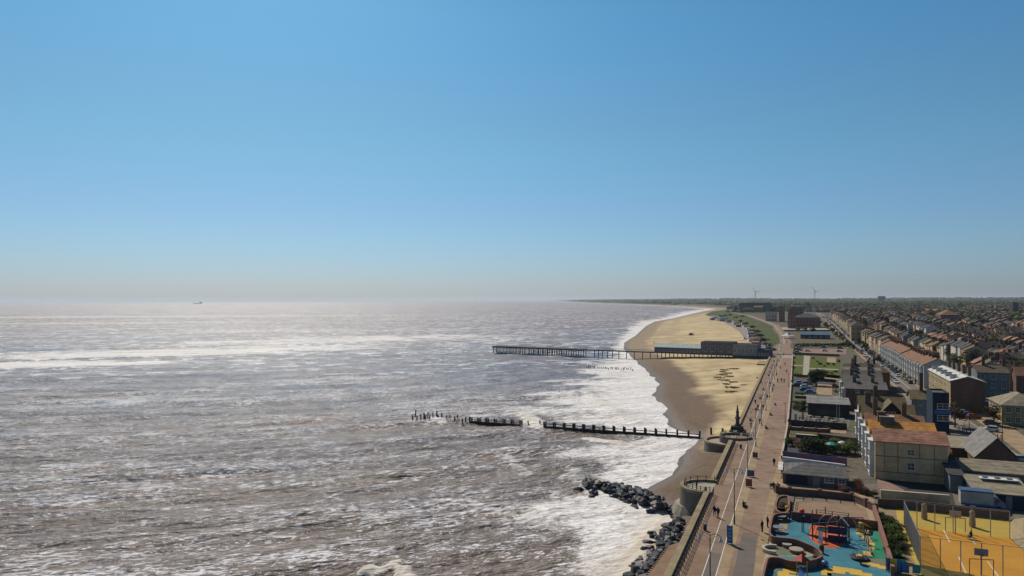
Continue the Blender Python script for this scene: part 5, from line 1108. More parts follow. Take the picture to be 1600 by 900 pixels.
gwall('dark timber fence at the near side of the restaurant terrace', [(1235,666),(1323,672)], 1.8, WM['dark'], .12, name='timber_fence', cat='fence')
gwall('brick garden wall with square piers below the restaurant fence', [(1234,672),(1253,673.5),(1274,675),(1295,676)], .9, DBR, .3, CAP, piers=True)
gwall('tall dark brick wall with white panel across the tea garden', [(1277,690),(1340,698)], 2.0, WM['brown'], .3); gwall('white-topped wall behind the garden shrubs', [(1243,684),(1283,687)], .9, DBR, .5, MATS['white_cap'])
g_ = gwall('fence hung with red and blue bunting cloths behind the cafe', [(1222,716),(1323,728)], 1.6, mat('bunting', (.05,.07,.20), .8, scale=.25, c2=(.28,.06,.08), c3=(.14,.10,.16)), .1, name='bunting_fence', cat='fence')
gwall('white strip wall between cafe roof and bunting fence', [(1222,722),(1320,735)], 1.2, MATS['white_cap'], .5)
gwall('promenade-edge garden wall along the restaurant and gardens', [(1236,600),(1234,625),(1230,668),(1226,690),(1221,718)], .8, DBR, .3, CAP)
gwall('long dark brick wall between cafe paving and the sand terrace', [(1213,770.5),(1233,773),(1280,776.5),(1330,782),(1352,792),(1368,800)], 1.1, DBR, .35, mat('dark_coping', (.14,.08,.06), .9), piers=True)
gwall('cream yard wall with recessed patches below the cream building', [(1375,786),(1483,795)], 2.2, WM['cream'], .4, CAP)
gwall('low dark wall in front of the cream yard wall', [(1371,793),(1412,795),(1576,813)], 1.5, mat('purple_brick', (.065,.045,.045), .9, scale=.8, c2=(.10,.07,.065)), .3)
gwall('low wall around the junction island beside the navy building', [(1485,683),(1537,688)], .9, CAP, .4)
# tents, parasols, tables
def parasol(px, py, r_, m, label, name='parasol', cat='parasol', hgt=2.4):
    X, Y, _ = P(px, py, 5.05); t = thing(name, label, cat, (X, Y, 5.05)); MB().tube((0,0,0),(0,0,hgt),.04,n=5).build('pole', IRON, t); MB().lathe([(r_,hgt-.35),(r_*.55,hgt-.05),(.03,hgt+.12)], 8).build('canopy', m, t); return t
parasol(1299, 708, 1.5, TEAL, 'turquoise parasol in the tea garden'); parasol(1316, 706, 1.1, RM['white'], 'white parasol beside the turquoise one')
X, Y, z = P(1231, 529); t = thing('marquee', 'white peaked marquee tent beside the pool building lawn', 'tent', (X, Y, z), TH); MB().lathe([(6.2,2.4),(3,3.4),(.1,5.6)], 4).build('canopy', RM['white'], t)
for s_, q in ((-1,-1),(1,-1),(1,1),(-1,1)): MB().tube((s_*4.2, q*4.2, 0), (s_*4.2, q*4.2, 2.5), .08, n=5).build('pole', IRON, t)
for i in range(22):
    px, py = 1253 + (i % 8) * 9 + rr.uniform(-3, 3), 652 + (i // 8) * 4.5 + (i % 8) * .9; X, Y, _ = P(px, py, 5.08)
    t = thing('picnic_table', f'outdoor {["grey","pale","dark"][i % 3]} table on the restaurant terrace, {nth(i+1)} of many', 'table', (X, Y, 5.08), TH + rr.uniform(-.4,.4), 'tables on the restaurant terrace'); mm = [IRON, CAP, TIMB][i % 3]
    MB().box(-.7,.7,-.4,.4,.7,.76).build('tabletop', mm, t)
    for s_ in (-.5, .5): MB().box(s_-.05,s_+.05,-.35,.35,0,.698).build('leg', mm, t)
    for s_ in (-.75, .75): MB().box(-.7,.7,s_-.13,s_+.13,.38,.44).build('bench_seat', mm, t)
board(1243, 660, .5, 2.4, CAP, 'pale upright board at the promenade corner of the restaurant', 'display_board'); board(1254, 656, .4, 2.2, YEL, 'yellow upright board beside the restaurant terrace', 'display_board')
for i, px in enumerate((1307, 1311)): X, Y, _ = P(px, 668, 5.05); t = thing('flagpole', ['left slim pale flagpole before the restaurant', 'right slim pale flagpole before the restaurant'][i], 'flagpole', (X, Y, 5.05)); MB().tube((0,0,0),(0,0,6),.07,.04,6).build('pole', CAP, t); MB().lathe([(.09,6),(.02,6.2)],6).build('finial', CAP, t)
board(1340.5, 771, .5, 2.4, RED, 'red and white upright banner between cafe and cream building', 'banner')
# ---- CARS
CM = {}
def paint(n, c): CM[n] = mat('car_' + n, c, .3, .03, .5, spec=.5); return CM[n]
for n, c in (('white', (.60,.60,.60)), ('silver', (.30,.31,.32)), ('black', (.015,.015,.018)), ('dark blue', (.02,.035,.09)), ('grey', (.10,.105,.11)), ('red', (.28,.02,.02)), ('blue', (.05,.13,.30))): paint(n, c)
TYRE = mat('tyre', (.02,.02,.02), .9); CARG = mat('car_glass', (.02,.024,.03), .08, .05, 1, spec=.8); LAMPW = mat('headlamp', (.6,.6,.58), .2); LAMPR = mat('tail_lamp', (.25,.01,.01), .3)
def make_car(label, full=True):
    t = thing('parked_car', label, 'car', (0,0,0), 0, 'parked cars')
    sec = [(-2.1,.45,.68,.72),(-1.95,.28,.82,.80),(-1.3,.22,.88,.84),(0,.2,.92,.86),(1.0,.22,.86,.85),(1.85,.28,.72,.80),(2.1,.42,.6,.70)]  # along x: z0, belt z, half width
    m = MB(); vs = []
    for x, z0, zb, hw in sec: vs += [(x,-hw*.92,z0),(x,-hw,(z0+zb)/2),(x,-hw*.93,zb),(x,hw*.93,zb),(x,hw,(z0+zb)/2),(x,hw*.92,z0)]
    fs = []
    for j in range(len(sec)-1):
        for i in range(6): a, b_ = j*6+i, j*6+(i+1)%6; fs.append((a, a+6, b_+6, b_))
    fs += [tuple(range(6)), tuple(range(36,42))[::-1]]; m.add(vs, fs)
    m.add([(-1.75,-.72,.86),(-1.75,.72,.86),(.95,.74,.86),(.95,-.74,.86),(-1.25,-.56,1.42),(-1.25,.56,1.42),(.2,.58,1.45),(.2,-.58,1.45)], [(4,5,6,7),(0,4,7,3),(1,2,6,5),(0,1,5,4),(3,7,6,2)])
    m.build('body', CM['silver'], t)
    def q4(pts, nm): k = MB(); k.add(pts + [(a*.985 if abs(a) > .9 else a, b_*.97, c_-.03) for a, b_, c_ in pts], [(0,1,2,3),(7,6,5,4),(0,4,5,1),(1,5,6,2),(2,6,7,3),(3,7,4,0)]); return k.build(nm, CARG, t)
    q4([(.90,-.68,.93),(.90,.68,.93),(.28,.56,1.41),(.28,-.56,1.41)], 'windscreen'); 
    for s_ in (-1, 1): q4([(-1.5,s_*.735,.94),(.75,s_*.745,.94),(.2,s_*.61,1.38),(-1.2,s_*.60,1.36)], 'side_window')
    q4([(-1.70,-.66,.93),(-1.33,-.55,1.38),(-1.33,.55,1.38),(-1.70,.66,.93)], 'rear_window')
    for x in (-1.3, 1.3):
        for s_ in (-1, 1):
            w_ = MB().tube((x, s_*.66, .31), (x, s_*.88, .31), .31, n=12).build('wheel', TYRE, t)
            if full: MB().tube((x, s_*.885, .31), (x, s_*.895, .31), .19, n=8).build('rim', IRON, w_)
    if full:
        for s_ in (-1, 1): MB().box(2.0, 2.1, s_*.52-.14, s_*.52+.14, .55, .66).build('headlight', LAMPW, t); MB().box(-2.12, -2.02, s_*.58-.12, s_*.58+.12, .58, .72).build('tail_light', LAMPR, t)
    learn(t); return t
CARP = [make_car('', True), make_car('', False)]; CUSE = [0, 0]
cidx = 0
def car(X, Y, rz, col_, label, z=None):
    far = Y > 330; p = CARP[1 if far else 0]; z = zland(X, Y) + .1 if z is None else z
    t = dup(p, (X, Y, z), rz, label, None, {'car_silver': CM[col_]}); return t
CC = ['white', 'silver', 'black', 'dark blue', 'grey', 'red', 'blue', 'silver', 'black', 'grey', 'white', 'dark blue']
nc = [0, 0]
u = 236.
while u < 1150:
    for s_, v in ((0, 52.9), (1, 58.0)):
        if rr.random() < (.78 if u < 700 else .6):
            nc[s_] += 1; c_ = rr.choice(CC); X, Y = G(u + rr.uniform(-.5,.5), v); car(X, Y, TH + math.pi/2 + (math.pi if s_ == 0 else 0), c_, f'{c_} car parked on the {["seaward","inland"][s_]} kerb of the main road, {nth(nc[s_])} from near', zland(X, Y) + .11)
    u += 5.9 if u < 600 else 8
for i, u in enumerate((262, 300, 352, 420, 500, 610)): X, Y = G(u, 54.6 if i % 2 else 56.6); c_ = CC[i]; car(X, Y, TH + math.pi/2 + (math.pi if i % 2 else 0), c_, f'{c_} car driving along the main road, {nth(i+1)} from near')
for i, (px, py, c_, a) in enumerate([(1246,547,'black',0),(1246,551.5,'black',.1),(1250,544,'silver',0),(1250,548,'grey',0),(1262,549.5,'white',.1),(1288,549,'white',.5),(1287,544,'grey',.1),(1312,550,'silver',0),(1313,545,'black',0),(1247,555,'dark blue',0),(1318,540,'silver',0)]):
    X, Y, _ = P(px, py, 5.06); car(X, Y, TH + a, c_, f'{c_} car in the pink seafront car park, {nth(i+1)} from the left side', 5.07)
for i, (px, py, c_) in enumerate([(1250,600,'silver'),(1260,601,'silver'),(1259,606,'white'),(1258,611,'dark blue'),(1266,615,'blue'),(1246,604,'black')]):
    X, Y, _ = P(px, py, 5.06); car(X, Y, TH + .1, c_, f'{c_} car in the small yard below the round tree, {["rear left","rear right","middle row","third row","nearest","leftmost"][i]}', 5.07)
for px, py, c_, a, lb in [(1548,674,'white',2.95,'white car turning at the junction before the ochre pub'),(1549.5,664,'black',0,'black car parked under the bare tree near the pub'),(1506,648,'silver',.1,'silver car nearest the brick end wall'),(1500,642,'white',.1,'white car parked tight against the brick end wall'),(1513,651,'blue',.2,'blue car parked behind the bollards'),(1521,654,'red',.3,'red car beside the brick end wall corner'),(1595,722,'silver',.1,'silver car by the gabled hall at the right edge'),(1490,709,'blue',.2,'blue car tucked beside the cream building corner'),(1541,629,'white',.1,'white van-like car on the verge by the grey block'),(1571,642,'red',.6,'red car at the corner of the ochre pub')]:
    X, Y, _ = P(px, py, 5.08); car(X, Y, TH + a, c_, lb, 5.12)
for i, (px, py) in enumerate([(1163,530),(1171,533),(1171,526),(1173,519),(1172,513),(1163,511),(1168,514),(1160,507),(1104,566)][:8]): X, Y, z = P(px, py, 4.1); car(X, Y, .9 + TH, CC[i], f'{CC[i]} car on the lower promenade beyond the pier, {nth(i+1)} counted', 4.15)
for i, (px, py) in enumerate([(1208.5,548),(1201,541)]): X, Y, z = P(px, py); car(X, Y, .6, ['dark blue','black'][i], ['dark blue car behind the arcade near the crossing', 'black car behind the arcade by the slope'][i])
for p in CARP:
    def rm(o):
        for c_ in list(o.children): rm(c_)
        bpy.data.objects.remove(o)
    rm(p)
# box van
X, Y, _ = P(1500.5, 793, 5.06); t = thing('box_van', 'white box van with blue roof edge parked behind the court', 'van', (X, Y, 5.07), TH - .03)
m = MB(); m.box(0,4.6,0,2.2,.55,2.75); m.build('cargo_box', mat('van_white', (.34,.32,.30), .6), t); MB().box(-.04,4.64,-.04,2.24,2.752,2.98).build('roof_edge', RM['blue'], t); MB().box(0,4.6,-.03,-.003,.5,.85).build('side_skirt', BLU, t)
m = MB(); m.add([(4.6,.15,.45),(6.3,.15,.45),(6.3,2.05,.45),(4.6,2.05,.45),(4.6,.15,2.1),(5.2,.2,2.1),(6.25,.2,1.2),(4.6,2.05,2.1),(5.2,2.0,2.1),(6.25,2.0,1.2)], [(0,3,2,1),(0,1,6,5,4),(3,7,8,9,2),(4,5,8,7),(5,6,9,8),(1,2,9,6),(0,4,7,3)]); m.build('cab', CM['blue'], t)
m = MB(); m.add([(5.22,.3,2.08),(6.2,.3,1.26),(6.2,1.9,1.26),(5.22,1.9,2.08),(5.26,.3,2.12),(6.26,.3,1.28),(6.26,1.9,1.28),(5.26,1.9,2.12)], [(4,5,6,7),(0,4,7,3),(0,1,5,4),(2,3,7,6)]); m.build('windscreen', CARG, t)
m = MB(); m.add([(4.9,.13,1.3),(5.9,.13,1.25),(5.25,.13,1.95),(4.9,.13,1.95)], [(0,1,2,3)]); m.build('side_window', CARG, t)
m = MB(); m.add([(4.6,.05,2.3),(5.3,.15,2.1),(5.3,2.0,2.1),(4.6,2.15,2.3),(4.6,.05,2.9),(4.6,2.15,2.9)], [(0,1,4),(3,5,2),(4,1,2,5)]); m.build('wind_deflector', CM['white'], t)
for x in (1.0, 5.3):
    for y in (0, 1.9): w_ = MB().tube((x, y, .38), (x, y+.28, .38), .38, n=12).build('wheel', TYRE, t)
# ================================================================== BEACH THINGS
X, Y, _ = P(1080, 524, 3.5); t = thing('beach_digger', 'small dark tracked digger standing alone on the sand beyond the pier', 'digger', (X, Y, zi(Y)), .3); MB().box(-2.6,2.6,-1.1,1.1,0,.8).build('tracks', TYRE, t); MB().box(-1.5,.8,-1,1,.8,2.3).build('cab', DARKM, t); m = MB(); m.tube((.8,0,1.2),(3,0,2.6),.18); m.tube((3,0,2.6),(4.3,0,.6),.14); m.build('arm', DARKM, t)
def hut(px, py, w, d, h, wm_, rm_, lb, rz=.3, name='beach_hut', cat='beach hut', grp=None):
    X, Y, z = P(px, py, 4.1); t = house(lb, cat, w, d, h, 1.0, 'gy', wm_, rm_, (X, Y, 4.1), rz, grp, name, wins=[('f', w*.5, .8, w*.4, 1.2)]); return t
hut(1124, 502, 16, 12, 5, 'white', 'blue', 'blue-roofed beach cafe at the far end of the sand', .2, 'beach_cafe', 'beach cafe'); hut(1136, 504, 8, 6, 3.5, 'white', 'blue', 'small blue-roofed kiosk right of the beach cafe', .2, 'kiosk', 'kiosk'); hut(1112, 500, 7, 6, 3, 'pale blue', 'grey', 'pale hut left of the blue beach cafe')
for i, (px, py) in enumerate([(1152,508),(1156,511),(1177,524),(1179,529),(1181,534),(1176,519),(1187,536),(1185,541)]): hut(px, py, 5, 5, 2.8, ['white','red','pale blue','tan'][i % 4], ['slate','red-brown','grey'][i % 3], f'{["white","red","pale blue","tan"][i % 4]} beach hut below the cliff slope, {nth(i+1)} of the cluster', .9, grp='beach huts below the cliff')
X, Y, _ = P(309, 471.3, 0); Y = 9500; X = (309-800)*Y/F; t = thing('cargo_ship', 'small grey cargo ship low on the sea horizon at the left', 'ship', (X, Y, 0)); SH = mat('ship_grey', (.06,.065,.07), .8)
m = MB(); m.prism([(-60,-9),(45,-9),(62,0),(45,9),(-60,9)], -2, 9); m.build('hull', SH, t); MB().box(28,50,-8,8,9.01,24).build('superstructure', SH, t); MB().box(30,36,-3,3,24.01,31).build('funnel', SH, t)
# ================================================================== PLAYGROUND
def flat(name, pts, m, z): return sheet_px(name, pts, m, z)
PB = mat('play_teal', (.02,.125,.17), .85, scale=.35, c2=(.05,.20,.26)); PO = mat('play_orange', (.46,.085,.03), .85, scale=.6, c2=(.55,.12,.05)); PG = mat('play_green', (.008,.17,.085), .85, scale=.4, c2=(.012,.21,.11)); PY = mat('play_yellow', (.48,.30,.035), .85, scale=.5, c2=(.56,.37,.06)); POL = mat('play_olive', (.11,.13,.085), .9, scale=.5, c2=(.15,.165,.11))
OCH = mat('court_ochre', (.45,.205,.016), .9, scale=.15, c2=(.55,.27,.03)); YSAND = mat('court_yellow', (.39,.275,.045), .92, scale=.3, c2=(.48,.35,.07)); SANDT = mat('play_sand', (.22,.145,.095), .95, scale=.4, c2=(.27,.185,.125))
flat('play_surface', [(1206,806),(1236,803),(1300,811),(1372,821),(1400,915),(1186,915),(1190,890),(1199,865),(1202,840),(1203,815)], PB, 5.075)
flat('forecourt', [(1186,915),(1189,898),(1194,872),(1202,846),(1212,842),(1240,848),(1262,853),(1277,860),(1280,867),(1262,871),(1225,870),(1200,872),(1195,885),(1191,915)], mat('forecourt_cream', (.30,.24,.145), .9, scale=.4, c2=(.40,.33,.21)), 5.085)
def ell(cx, cy, a, b_, n=20): return [(cx + a*math.cos(6.283*i/n), cy + b_*math.sin(6.283*i/n)) for i in range(n)]
flat('forecourt_ring', ell(1228, 859, 34, 10.5), POL, 5.092)
flat('table_patch', [(1207,808),(1232,806),(1228,834),(1204,829)], TAN, 5.085)
flat('orange_surface', [(1264,822),(1277,818),(1300,819),(1316,823),(1319,838),(1318,850),(1310,857),(1296,858),(1282,854),(1270,848),(1264,841)], PO, 5.085)
flat('green_surface', [(1347,819),(1372,822.5),(1387,874),(1358,873),(1356,860),(1362,848),(1366,840),(1362,830)], PG, 5.083); flat('olive_surface', [(1356,871),(1387,876),(1390,890),(1352,880)], POL, 5.083)
def blocks(pts, m, w=1.0, h=.8, z=5.09, nm='yellow_patch'):
    o = MB()
    for i, (px, py, a, b_) in enumerate(pts):
        X, Y, _ = P(px, py, 5.0); q = [G(*[k + e for k, e in zip(toUV(X, Y), d_)]) for d_ in ((-b_/2,-a/2),(-b_/2,a/2),(b_/2,a/2),(b_/2,-a/2))]
        o.add([(x, y, z + i*.0012) for x, y in q], [(0,1,2,3)])
    r = o.build(nm, m); r['kind'] = 'structure'; return r
blocks([(1341,822,1.2,1.6),(1346,829,1.5,1.4),(1342,834,1.0,1.2),(1350,834,1.8,1),(1356,830,1.2,.8),(1352,841,1.1,1.4),(1357,846,.7,.8),(1361,851,.8,1.2),(1360,858,.9,1.4),(1355,866,1.1,1.6),(1359,826,1.5,.6)], PY)
blocks([(1222,896,1.5,.9),(1234,893,1.8,1.4),(1246,889,2.2,1.6),(1256,884,2,1.2),(1268,881,1.8,1),(1230,901,2.4,1.2),(1275,884,1.2,.8)], PY); blocks([(1290,896,1.2,1.8),(1302,893,2.6,1.4),(1318,890,2.6,1),(1330,893,2.4,1.4),(1344,898,2.6,1.2)], PY); blocks([(1355,881,1.6,.7),(1363,883,1.6,.7),(1372,886,1.8,.8),(1382,889,1.8,.8)], PY)
blocks([(1212,880,2.4,1.6),(1226,877,2.4,1.0),(1242,876,2.0,.8),(1206,890,1.4,2.2)], POL, nm='olive_patch'); blocks([(1312,901,3,1.0)], POL, nm='olive_patch')
def rimpath(pts, z=6.1): return [P(a, b_, z)[:2] for a, b_ in pts]
def curvy(label, pts, m, h=1.1, th=.22, cap=PINKB, name='playground_wall'):
    g = rimpath(pts, 5 + h); x0, y0 = g[0]; g = [(x-x0, y-y0) for x, y in g]
    gg = [g[0]]
    for k in range(len(g)-1):          # smooth the plan
        p0, p1, p2, p3 = g[max(0,k-1)], g[k], g[k+1], g[min(len(g)-1,k+2)]
        for t_ in (.25,.5,.75,1): gg.append(tuple(.5*((2*p1[j]) + (p2[j]-p0[j])*t_ + (2*p0[j]-5*p1[j]+4*p2[j]-p3[j])*t_**2 + (3*p1[j]-p0[j]-3*p2[j]+p3[j])*t_**3) for j in (0,1)))
    t = thing(name, label, 'wall', (x0, y0, 5)); MB().path(gg, th/2, th/2, -.1, h).build('wall_body', m, t); MB().path(gg, th/2+.02, th/2+.02, h+.003, h+.07).build('coping', cap, t); return t
curvy('curved low pink-capped wall wrapping the picnic corner and sweeping to the oval forecourt', [(1233,802),(1219,802),(1208,805),(1205,812),(1203,822),(1202,832),(1206,838),(1217,840),(1240,842.5),(1258,849),(1272,855),(1280,861),(1283,866)], DBR)
curvy('curved wall on the near side of the oval forecourt running to the frame edge', [(1284,868),(1276,873),(1258,877),(1235,877),(1215,871.5),(1200,872),(1196,880),(1191,900),(1187,918)], DBR)
curvy('straight brick wall between the playground and the sand terrace', [(1236,800),(1290,805),(1340,811),(1371,815)], DBR, 1.3)
curvy('pink brick wall dividing the playground from the shrub bed', [(1365,790),(1372,812),(1380,838),(1390,870),(1394,886)], PINKB, 1.2, .45)
curvy('brick surround of the raised planter at the promenade edge', [(1212,797),(1211,788),(1215,778),(1222,775),(1231,776),(1232,786),(1230,799),(1220,801),(1212,797)], DBR, .8, .3)
flat('planter_soil', [(1213,799),(1213,782),(1220,778),(1231,779),(1230,801)], mat('soil', (.05,.045,.02), .95), 5.6)
flat('sand_terrace', [(1240,781),(1340,789),(1366,801),(1368,816),(1300,808),(1236,802)], mat('terrace_cream', (.27,.21,.13), .9, scale=.5, c2=(.35,.28,.18)), 5.078); flat('sand_pit', [(1243,783),(1268,781.5),(1330,788),(1352,796),(1358,813),(1300,806),(1240,801)], SANDT, 5.088)
def lowrail(label, pts): return railing(label, [P(a, b_, 5.05)[:2] for a, b_ in pts], 5.08, h=.9, post=2.2, rails=(.45, .85), knob=False)
lowrail('thin dark railing around the sand pit terrace', [(1237,804),(1241,784),(1269,781),(1335,789)])
railing('dark railing on top of the wall behind the climbing frame', rimpath([(1275,804),(1325,810)], 6.3), 6.3, h=.8, post=2.0, rails=(.4,.75), knob=False)
# seats on the forecourt
def disc(px, py, r, label): X, Y, _ = P(px, py, 5.1); t = thing('round_seat', label, 'seat', (X, Y, 5.1)); MB().lathe([(r*.97,0),(r,.36)], 24).build('seat_base', PINKB, t); MB().lathe([(r*1.03,.362),(r*1.03,.47),(r*.98,.5)], 24).build('seat_top', PALE, t)
disc(1229, 855, .62, 'smaller round pink-sided seat in the oval forecourt'); disc(1243.5, 863, .92, 'larger round pink-sided seat in the oval forecourt')
X, Y, _ = P(1209, 861, 5.1); t = thing('curved_bench', 'pale crescent bench at the promenade end of the oval forecourt', 'bench', (X, Y, 5.1))
o = MB(); A0 = math.radians(60); o.path([(1.5*math.cos(A0 + a), 1.3*math.sin(A0 + a)) for a in np.linspace(0, math.radians(200), 14)], .2, .2, 0, .45); o.build('seat', CAP, t)
# picnic tables under small tops
for i, (px, py) in enumerate([(1219,813),(1215,831)]):
    X, Y, _ = P(px, py, 5.1); t = thing('picnic_table', ['far blue-grey picnic table in the playground corner', 'near blue-grey picnic table in the playground corner'][i], 'table', (X, Y, 5.1), TH); TG = mat('table_bluegrey', (.13,.17,.20), .6)
    MB().prism([(-.8,-.4),(-.4,-.8),(.4,-.8),(.8,-.4),(.8,.4),(.4,.8),(-.4,.8),(-.8,.4)], .7, .77).build('tabletop', TG, t); MB().tube((0,0,0),(0,0,.7),.08).build('leg', DARKM, t)
    for k in range(4): a = k*math.pi/2; MB().box(-.35,.35,.9,1.2,.4,.46).build('bench_seat', TG, t, rz=a)
# climbing ship
X, Y, _ = P(1288, 846, 5.1); t = thing('climbing_frame', 'ship-shaped climbing frame with purple panels and silver hoops on orange ground', 'climbing frame', (X, Y, 5.09), TH)
PUR = mat('play_purple', (.035,.022,.06), .6); SIL = mat('steel_tube', (.35,.36,.38), .35, .05, 1, metal=.6)
for (x, y, h) in [(-1.6,0,3.6),(1.9,0,3.2),(-1.6,2.6,3.6),(1.9,2.6,3.4),(.1,-.6,2.8),(3.2,.6,2.4),(3.2,3.0,2.8),(-3.0,3.2,2.6),(.2,3.6,4.0)]: MB().tube((x,y,0),(x,y,h),.07,n=6).build('mast', DARKM, t)
MB().prism([(-.6,.6),(2.0,.6),(2.6,1.2),(2.6,2.2),(2.0,2.8),(-.6,2.8),(-1.1,1.7)], 1.1, 1.2).build('platform', DARKM, t)
for x0, x1, y, z0, z1 in [(.4,2.9,-.05,1.25,2.3),(.4,2.9,-.1,.1,1.05),(-1.6,.2,2.9,1.3,2.3),(-3.4,-1.9,3.3,1.4,2.7)]: MB().box(x0,x1,y,y+.08,z0,z1).build('side_panel', PUR, t)
for k in range(3):
    o = MB(); pts = [(1.4*math.cos(a) + .6 + k*1.2, 2.6, 1.2 + 2.0*math.sin(a)) for a in np.linspace(0, math.pi, 11)]
    for a, b_ in zip(pts[:-1], pts[1:]): o.tube(a, b_, .05, n=5)
    o.build('hoop', SIL, t)
MB().lathe([(.0,3.6),(.3,3.75),(.38,4.0),(.3,4.25),(.0,4.4)], 10, (-3.0,3.2,-.9)).build('crow_ball', RED, t)
m = MB(); m.add([(-.9,-1.6,.15),(-.3,-1.6,.15),(-.3,0,1.3),(-.9,0,1.3),(-.9,-1.6,.25),(-.3,-1.6,.25),(-.3,0,1.4),(-.9,0,1.4)], [(0,3,2,1),(4,5,6,7),(0,1,5,4),(1,2,6,5),(2,3,7,6),(3,0,4,7)]); m.build('slide', SIL, t)
for k in range(4): MB().tube((-2.2 + k*.5, 2.0, 0), (-1.6 + k*.4, 1.4, 1.9), .04, n=5).build('climbing_bar', SIL, t)
MB().tube((-1.6,0,2.4),(1.9,0,3.1),.04,n=5).build('rope', SIL, t); MB().tube((1.9,2.6,3.4),(3.2,.6,2.4),.04,n=5).build('rope', SIL, t)
def frame(label, px, py, w, h, legs=.9, n=2, name='swing', m_=None):
    X, Y, _ = P(px, py, 5.1); t = thing(name, label, name.replace('_', ' '), (X, Y, 5.09), TH + .3); mm = m_ or BLU
    for s_ in (-1, 1): MB().tube((s_*w/2,-legs,0),(s_*w/2,0,h),.06,n=6).build('leg', mm, t); MB().tube((s_*w/2,legs,0),(s_*w/2,0,h),.06,n=6).build('leg', mm, t)
    MB().tube((-w/2,0,h),(w/2,0,h),.07,n=6).build('top_bar', mm, t)
    for k in range(n):
        x = -w/2 + w*(k+.5)/n; sw = MB().box(x-.25,x+.25,-.12,.12,.5,.56).build('swing_seat', TYRE, t)
        for e in (-.2,.2): MB().tube((x+e,0,.56),(x+e,0,h),.015,n=4).build('chain', SIL, sw)
DBL = mat('play_dark_blue', (.02,.05,.09), .6)
frame('dark blue swing frame right of the orange ship area', 1330, 836, 3.2, 2.6, name='swing', m_=DBL); frame('second dark swing frame nearer the teal floor edge', 1336, 850, 3.0, 2.3, name='swing', m_=DBL)
X, Y, _ = P(1346, 831, 5.1); t = thing('slide', 'small yellow slide on the yellow patch beside the green floor', 'slide', (X, Y, 5.1), TH - .6); m = MB(); m.add([(-.3,0,1.4),(.3,0,1.4),(.3,2.2,.2),(-.3,2.2,.2),(-.3,0,1.5),(.3,0,1.5),(.3,2.2,.3),(-.3,2.2,.3)], [(0,3,2,1),(4,5,6,7),(0,1,5,4),(1,2,6,5),(2,3,7,6),(3,0,4,7)]); m.build('chute', YEL, t); MB().box(-.35,.35,-.5,0,0,1.4).build('ladder', YEL, t)
X, Y, _ = P(1355, 858, 5.1); t = thing('balance_beam', 'grey wobbling balance beam beside the green floor', 'balance beam', (X, Y, 5.1), TH + math.pi/2 + .1); MB().box(-2.4,2.4,-.1,.1,.3,.42).build('beam', SIL, t)
for x in (-2.2,-.7,.8,2.2): MB().tube((x,0,0),(x,0,1.4),.05,n=5).build('post', DARKM, t)
X, Y, _ = P(1342, 873, 5.1); t = thing('roundabout', 'dark playground roundabout with yellow centre near the teal floor edge', 'roundabout', (X, Y, 5.1)); MB().lathe([(1.15,.12),(1.2,.25),(1.1,.3)], 20).build('disc', PUR, t); MB().lathe([(.45,.302),(.4,.5)], 12).build('hub', YEL, t); 
o = MB()
for k in range(8): a = k*.785; o.tube((.5*math.cos(a),.5*math.sin(a),.3),(1.05*math.cos(a),1.05*math.sin(a),1.0),.03,n=4)
o.build('handrail', SIL, t)
X, Y, _ = P(1344, 881, 5.1); t = thing('spring_rocker', 'black spring rocker just below the roundabout', 'spring rocker', (X, Y, 5.1)); MB().tube((0,0,0),(0,0,.4),.12).build('spring', TYRE, t); MB().lathe([(.2,.4),(.5,.55),(.5,.75),(.2,.9)],10).build('seat', TYRE, t)
X, Y, _ = P(1288, 887, 5.1); t = thing('spring_rocker', 'small blue spring rocker on the teal floor', 'spring rocker', (X, Y, 5.1)); MB().tube((0,0,0),(0,0,.4),.12).build('spring', TYRE, t); MB().lathe([(.15,.4),(.45,.5),(.4,.8),(.1,1.0)],10).build('seat', BLU, t)
X, Y, _ = P(1252, 902, 5.1); t = thing('slide_tower', 'toddler slide tower with red roof and blue chute at the frame edge', 'slide tower', (X, Y, 5.1), TH)
for x, y in ((-.6,0),(.6,0),(-.6,1.2),(.6,1.2)): MB().tube((x,y,0),(x,y,2.0),.06,n=5).build('post', YEL, t)
MB().box(-.6,.6,0,1.2,1.0,1.08).build('platform', DARKM, t); MB().lathe([(1.0,2.0),(.05,2.7)],4,(0,.6,0)).build('roof', RED, t)
m = MB(); m.add([(-.35,-2,.1),(.35,-2,.1),(.35,0,1.1),(-.35,0,1.1),(-.35,-2,.25),(.35,-2,.25),(.35,0,1.25),(-.35,0,1.25)], [(0,3,2,1),(4,5,6,7),(0,1,5,4),(1,2,6,5),(2,3,7,6),(3,0,4,7)]); m.build('chute', BLU, t)
for i, (px, py) in enumerate([(1261,831),(1300,806)][:1]):
    X, Y, _ = P(px-6, py, 5.1); t = thing('net_post', 'slim dark play post with shadow on the teal floor', 'play post', (X, Y, 5.1)); MB().tube((0,0,0),(0,0,2.8),.06).build('pole', DARKM, t); MB().lathe([(.25,2.3),(.28,2.5),(.1,2.6)],8).build('ring', SIL, t)
for i, (px, py) in enumerate([(1272,881),(1283,864)]):
    X, Y, _ = P(px, py, 5.1); t = thing('litter_bin', ['yellow-topped bin against the forecourt wall', 'green-yellow bin at the wall end of the forecourt'][i], 'bin', (X, Y, 5.1)); MB().lathe([(.28,0),(.32,.9)],10).build('drum', [YEL, LEAF['olive green'][0]][i], t); MB().lathe([(.34,.902),(.2,1.1)],10).build('lid', DARKM, t)
X, Y, _ = P(1229, 800, 5.1); t = thing('litter_bin', 'yellow bin beside the raised planter', 'bin', (X, Y, 5.1)); MB().lathe([(.3,0),(.34,.8)],10).build('drum', YEL, t); MB().lathe([(.35,.802),(.2,1.0)],10).build('lid', YEL, t)
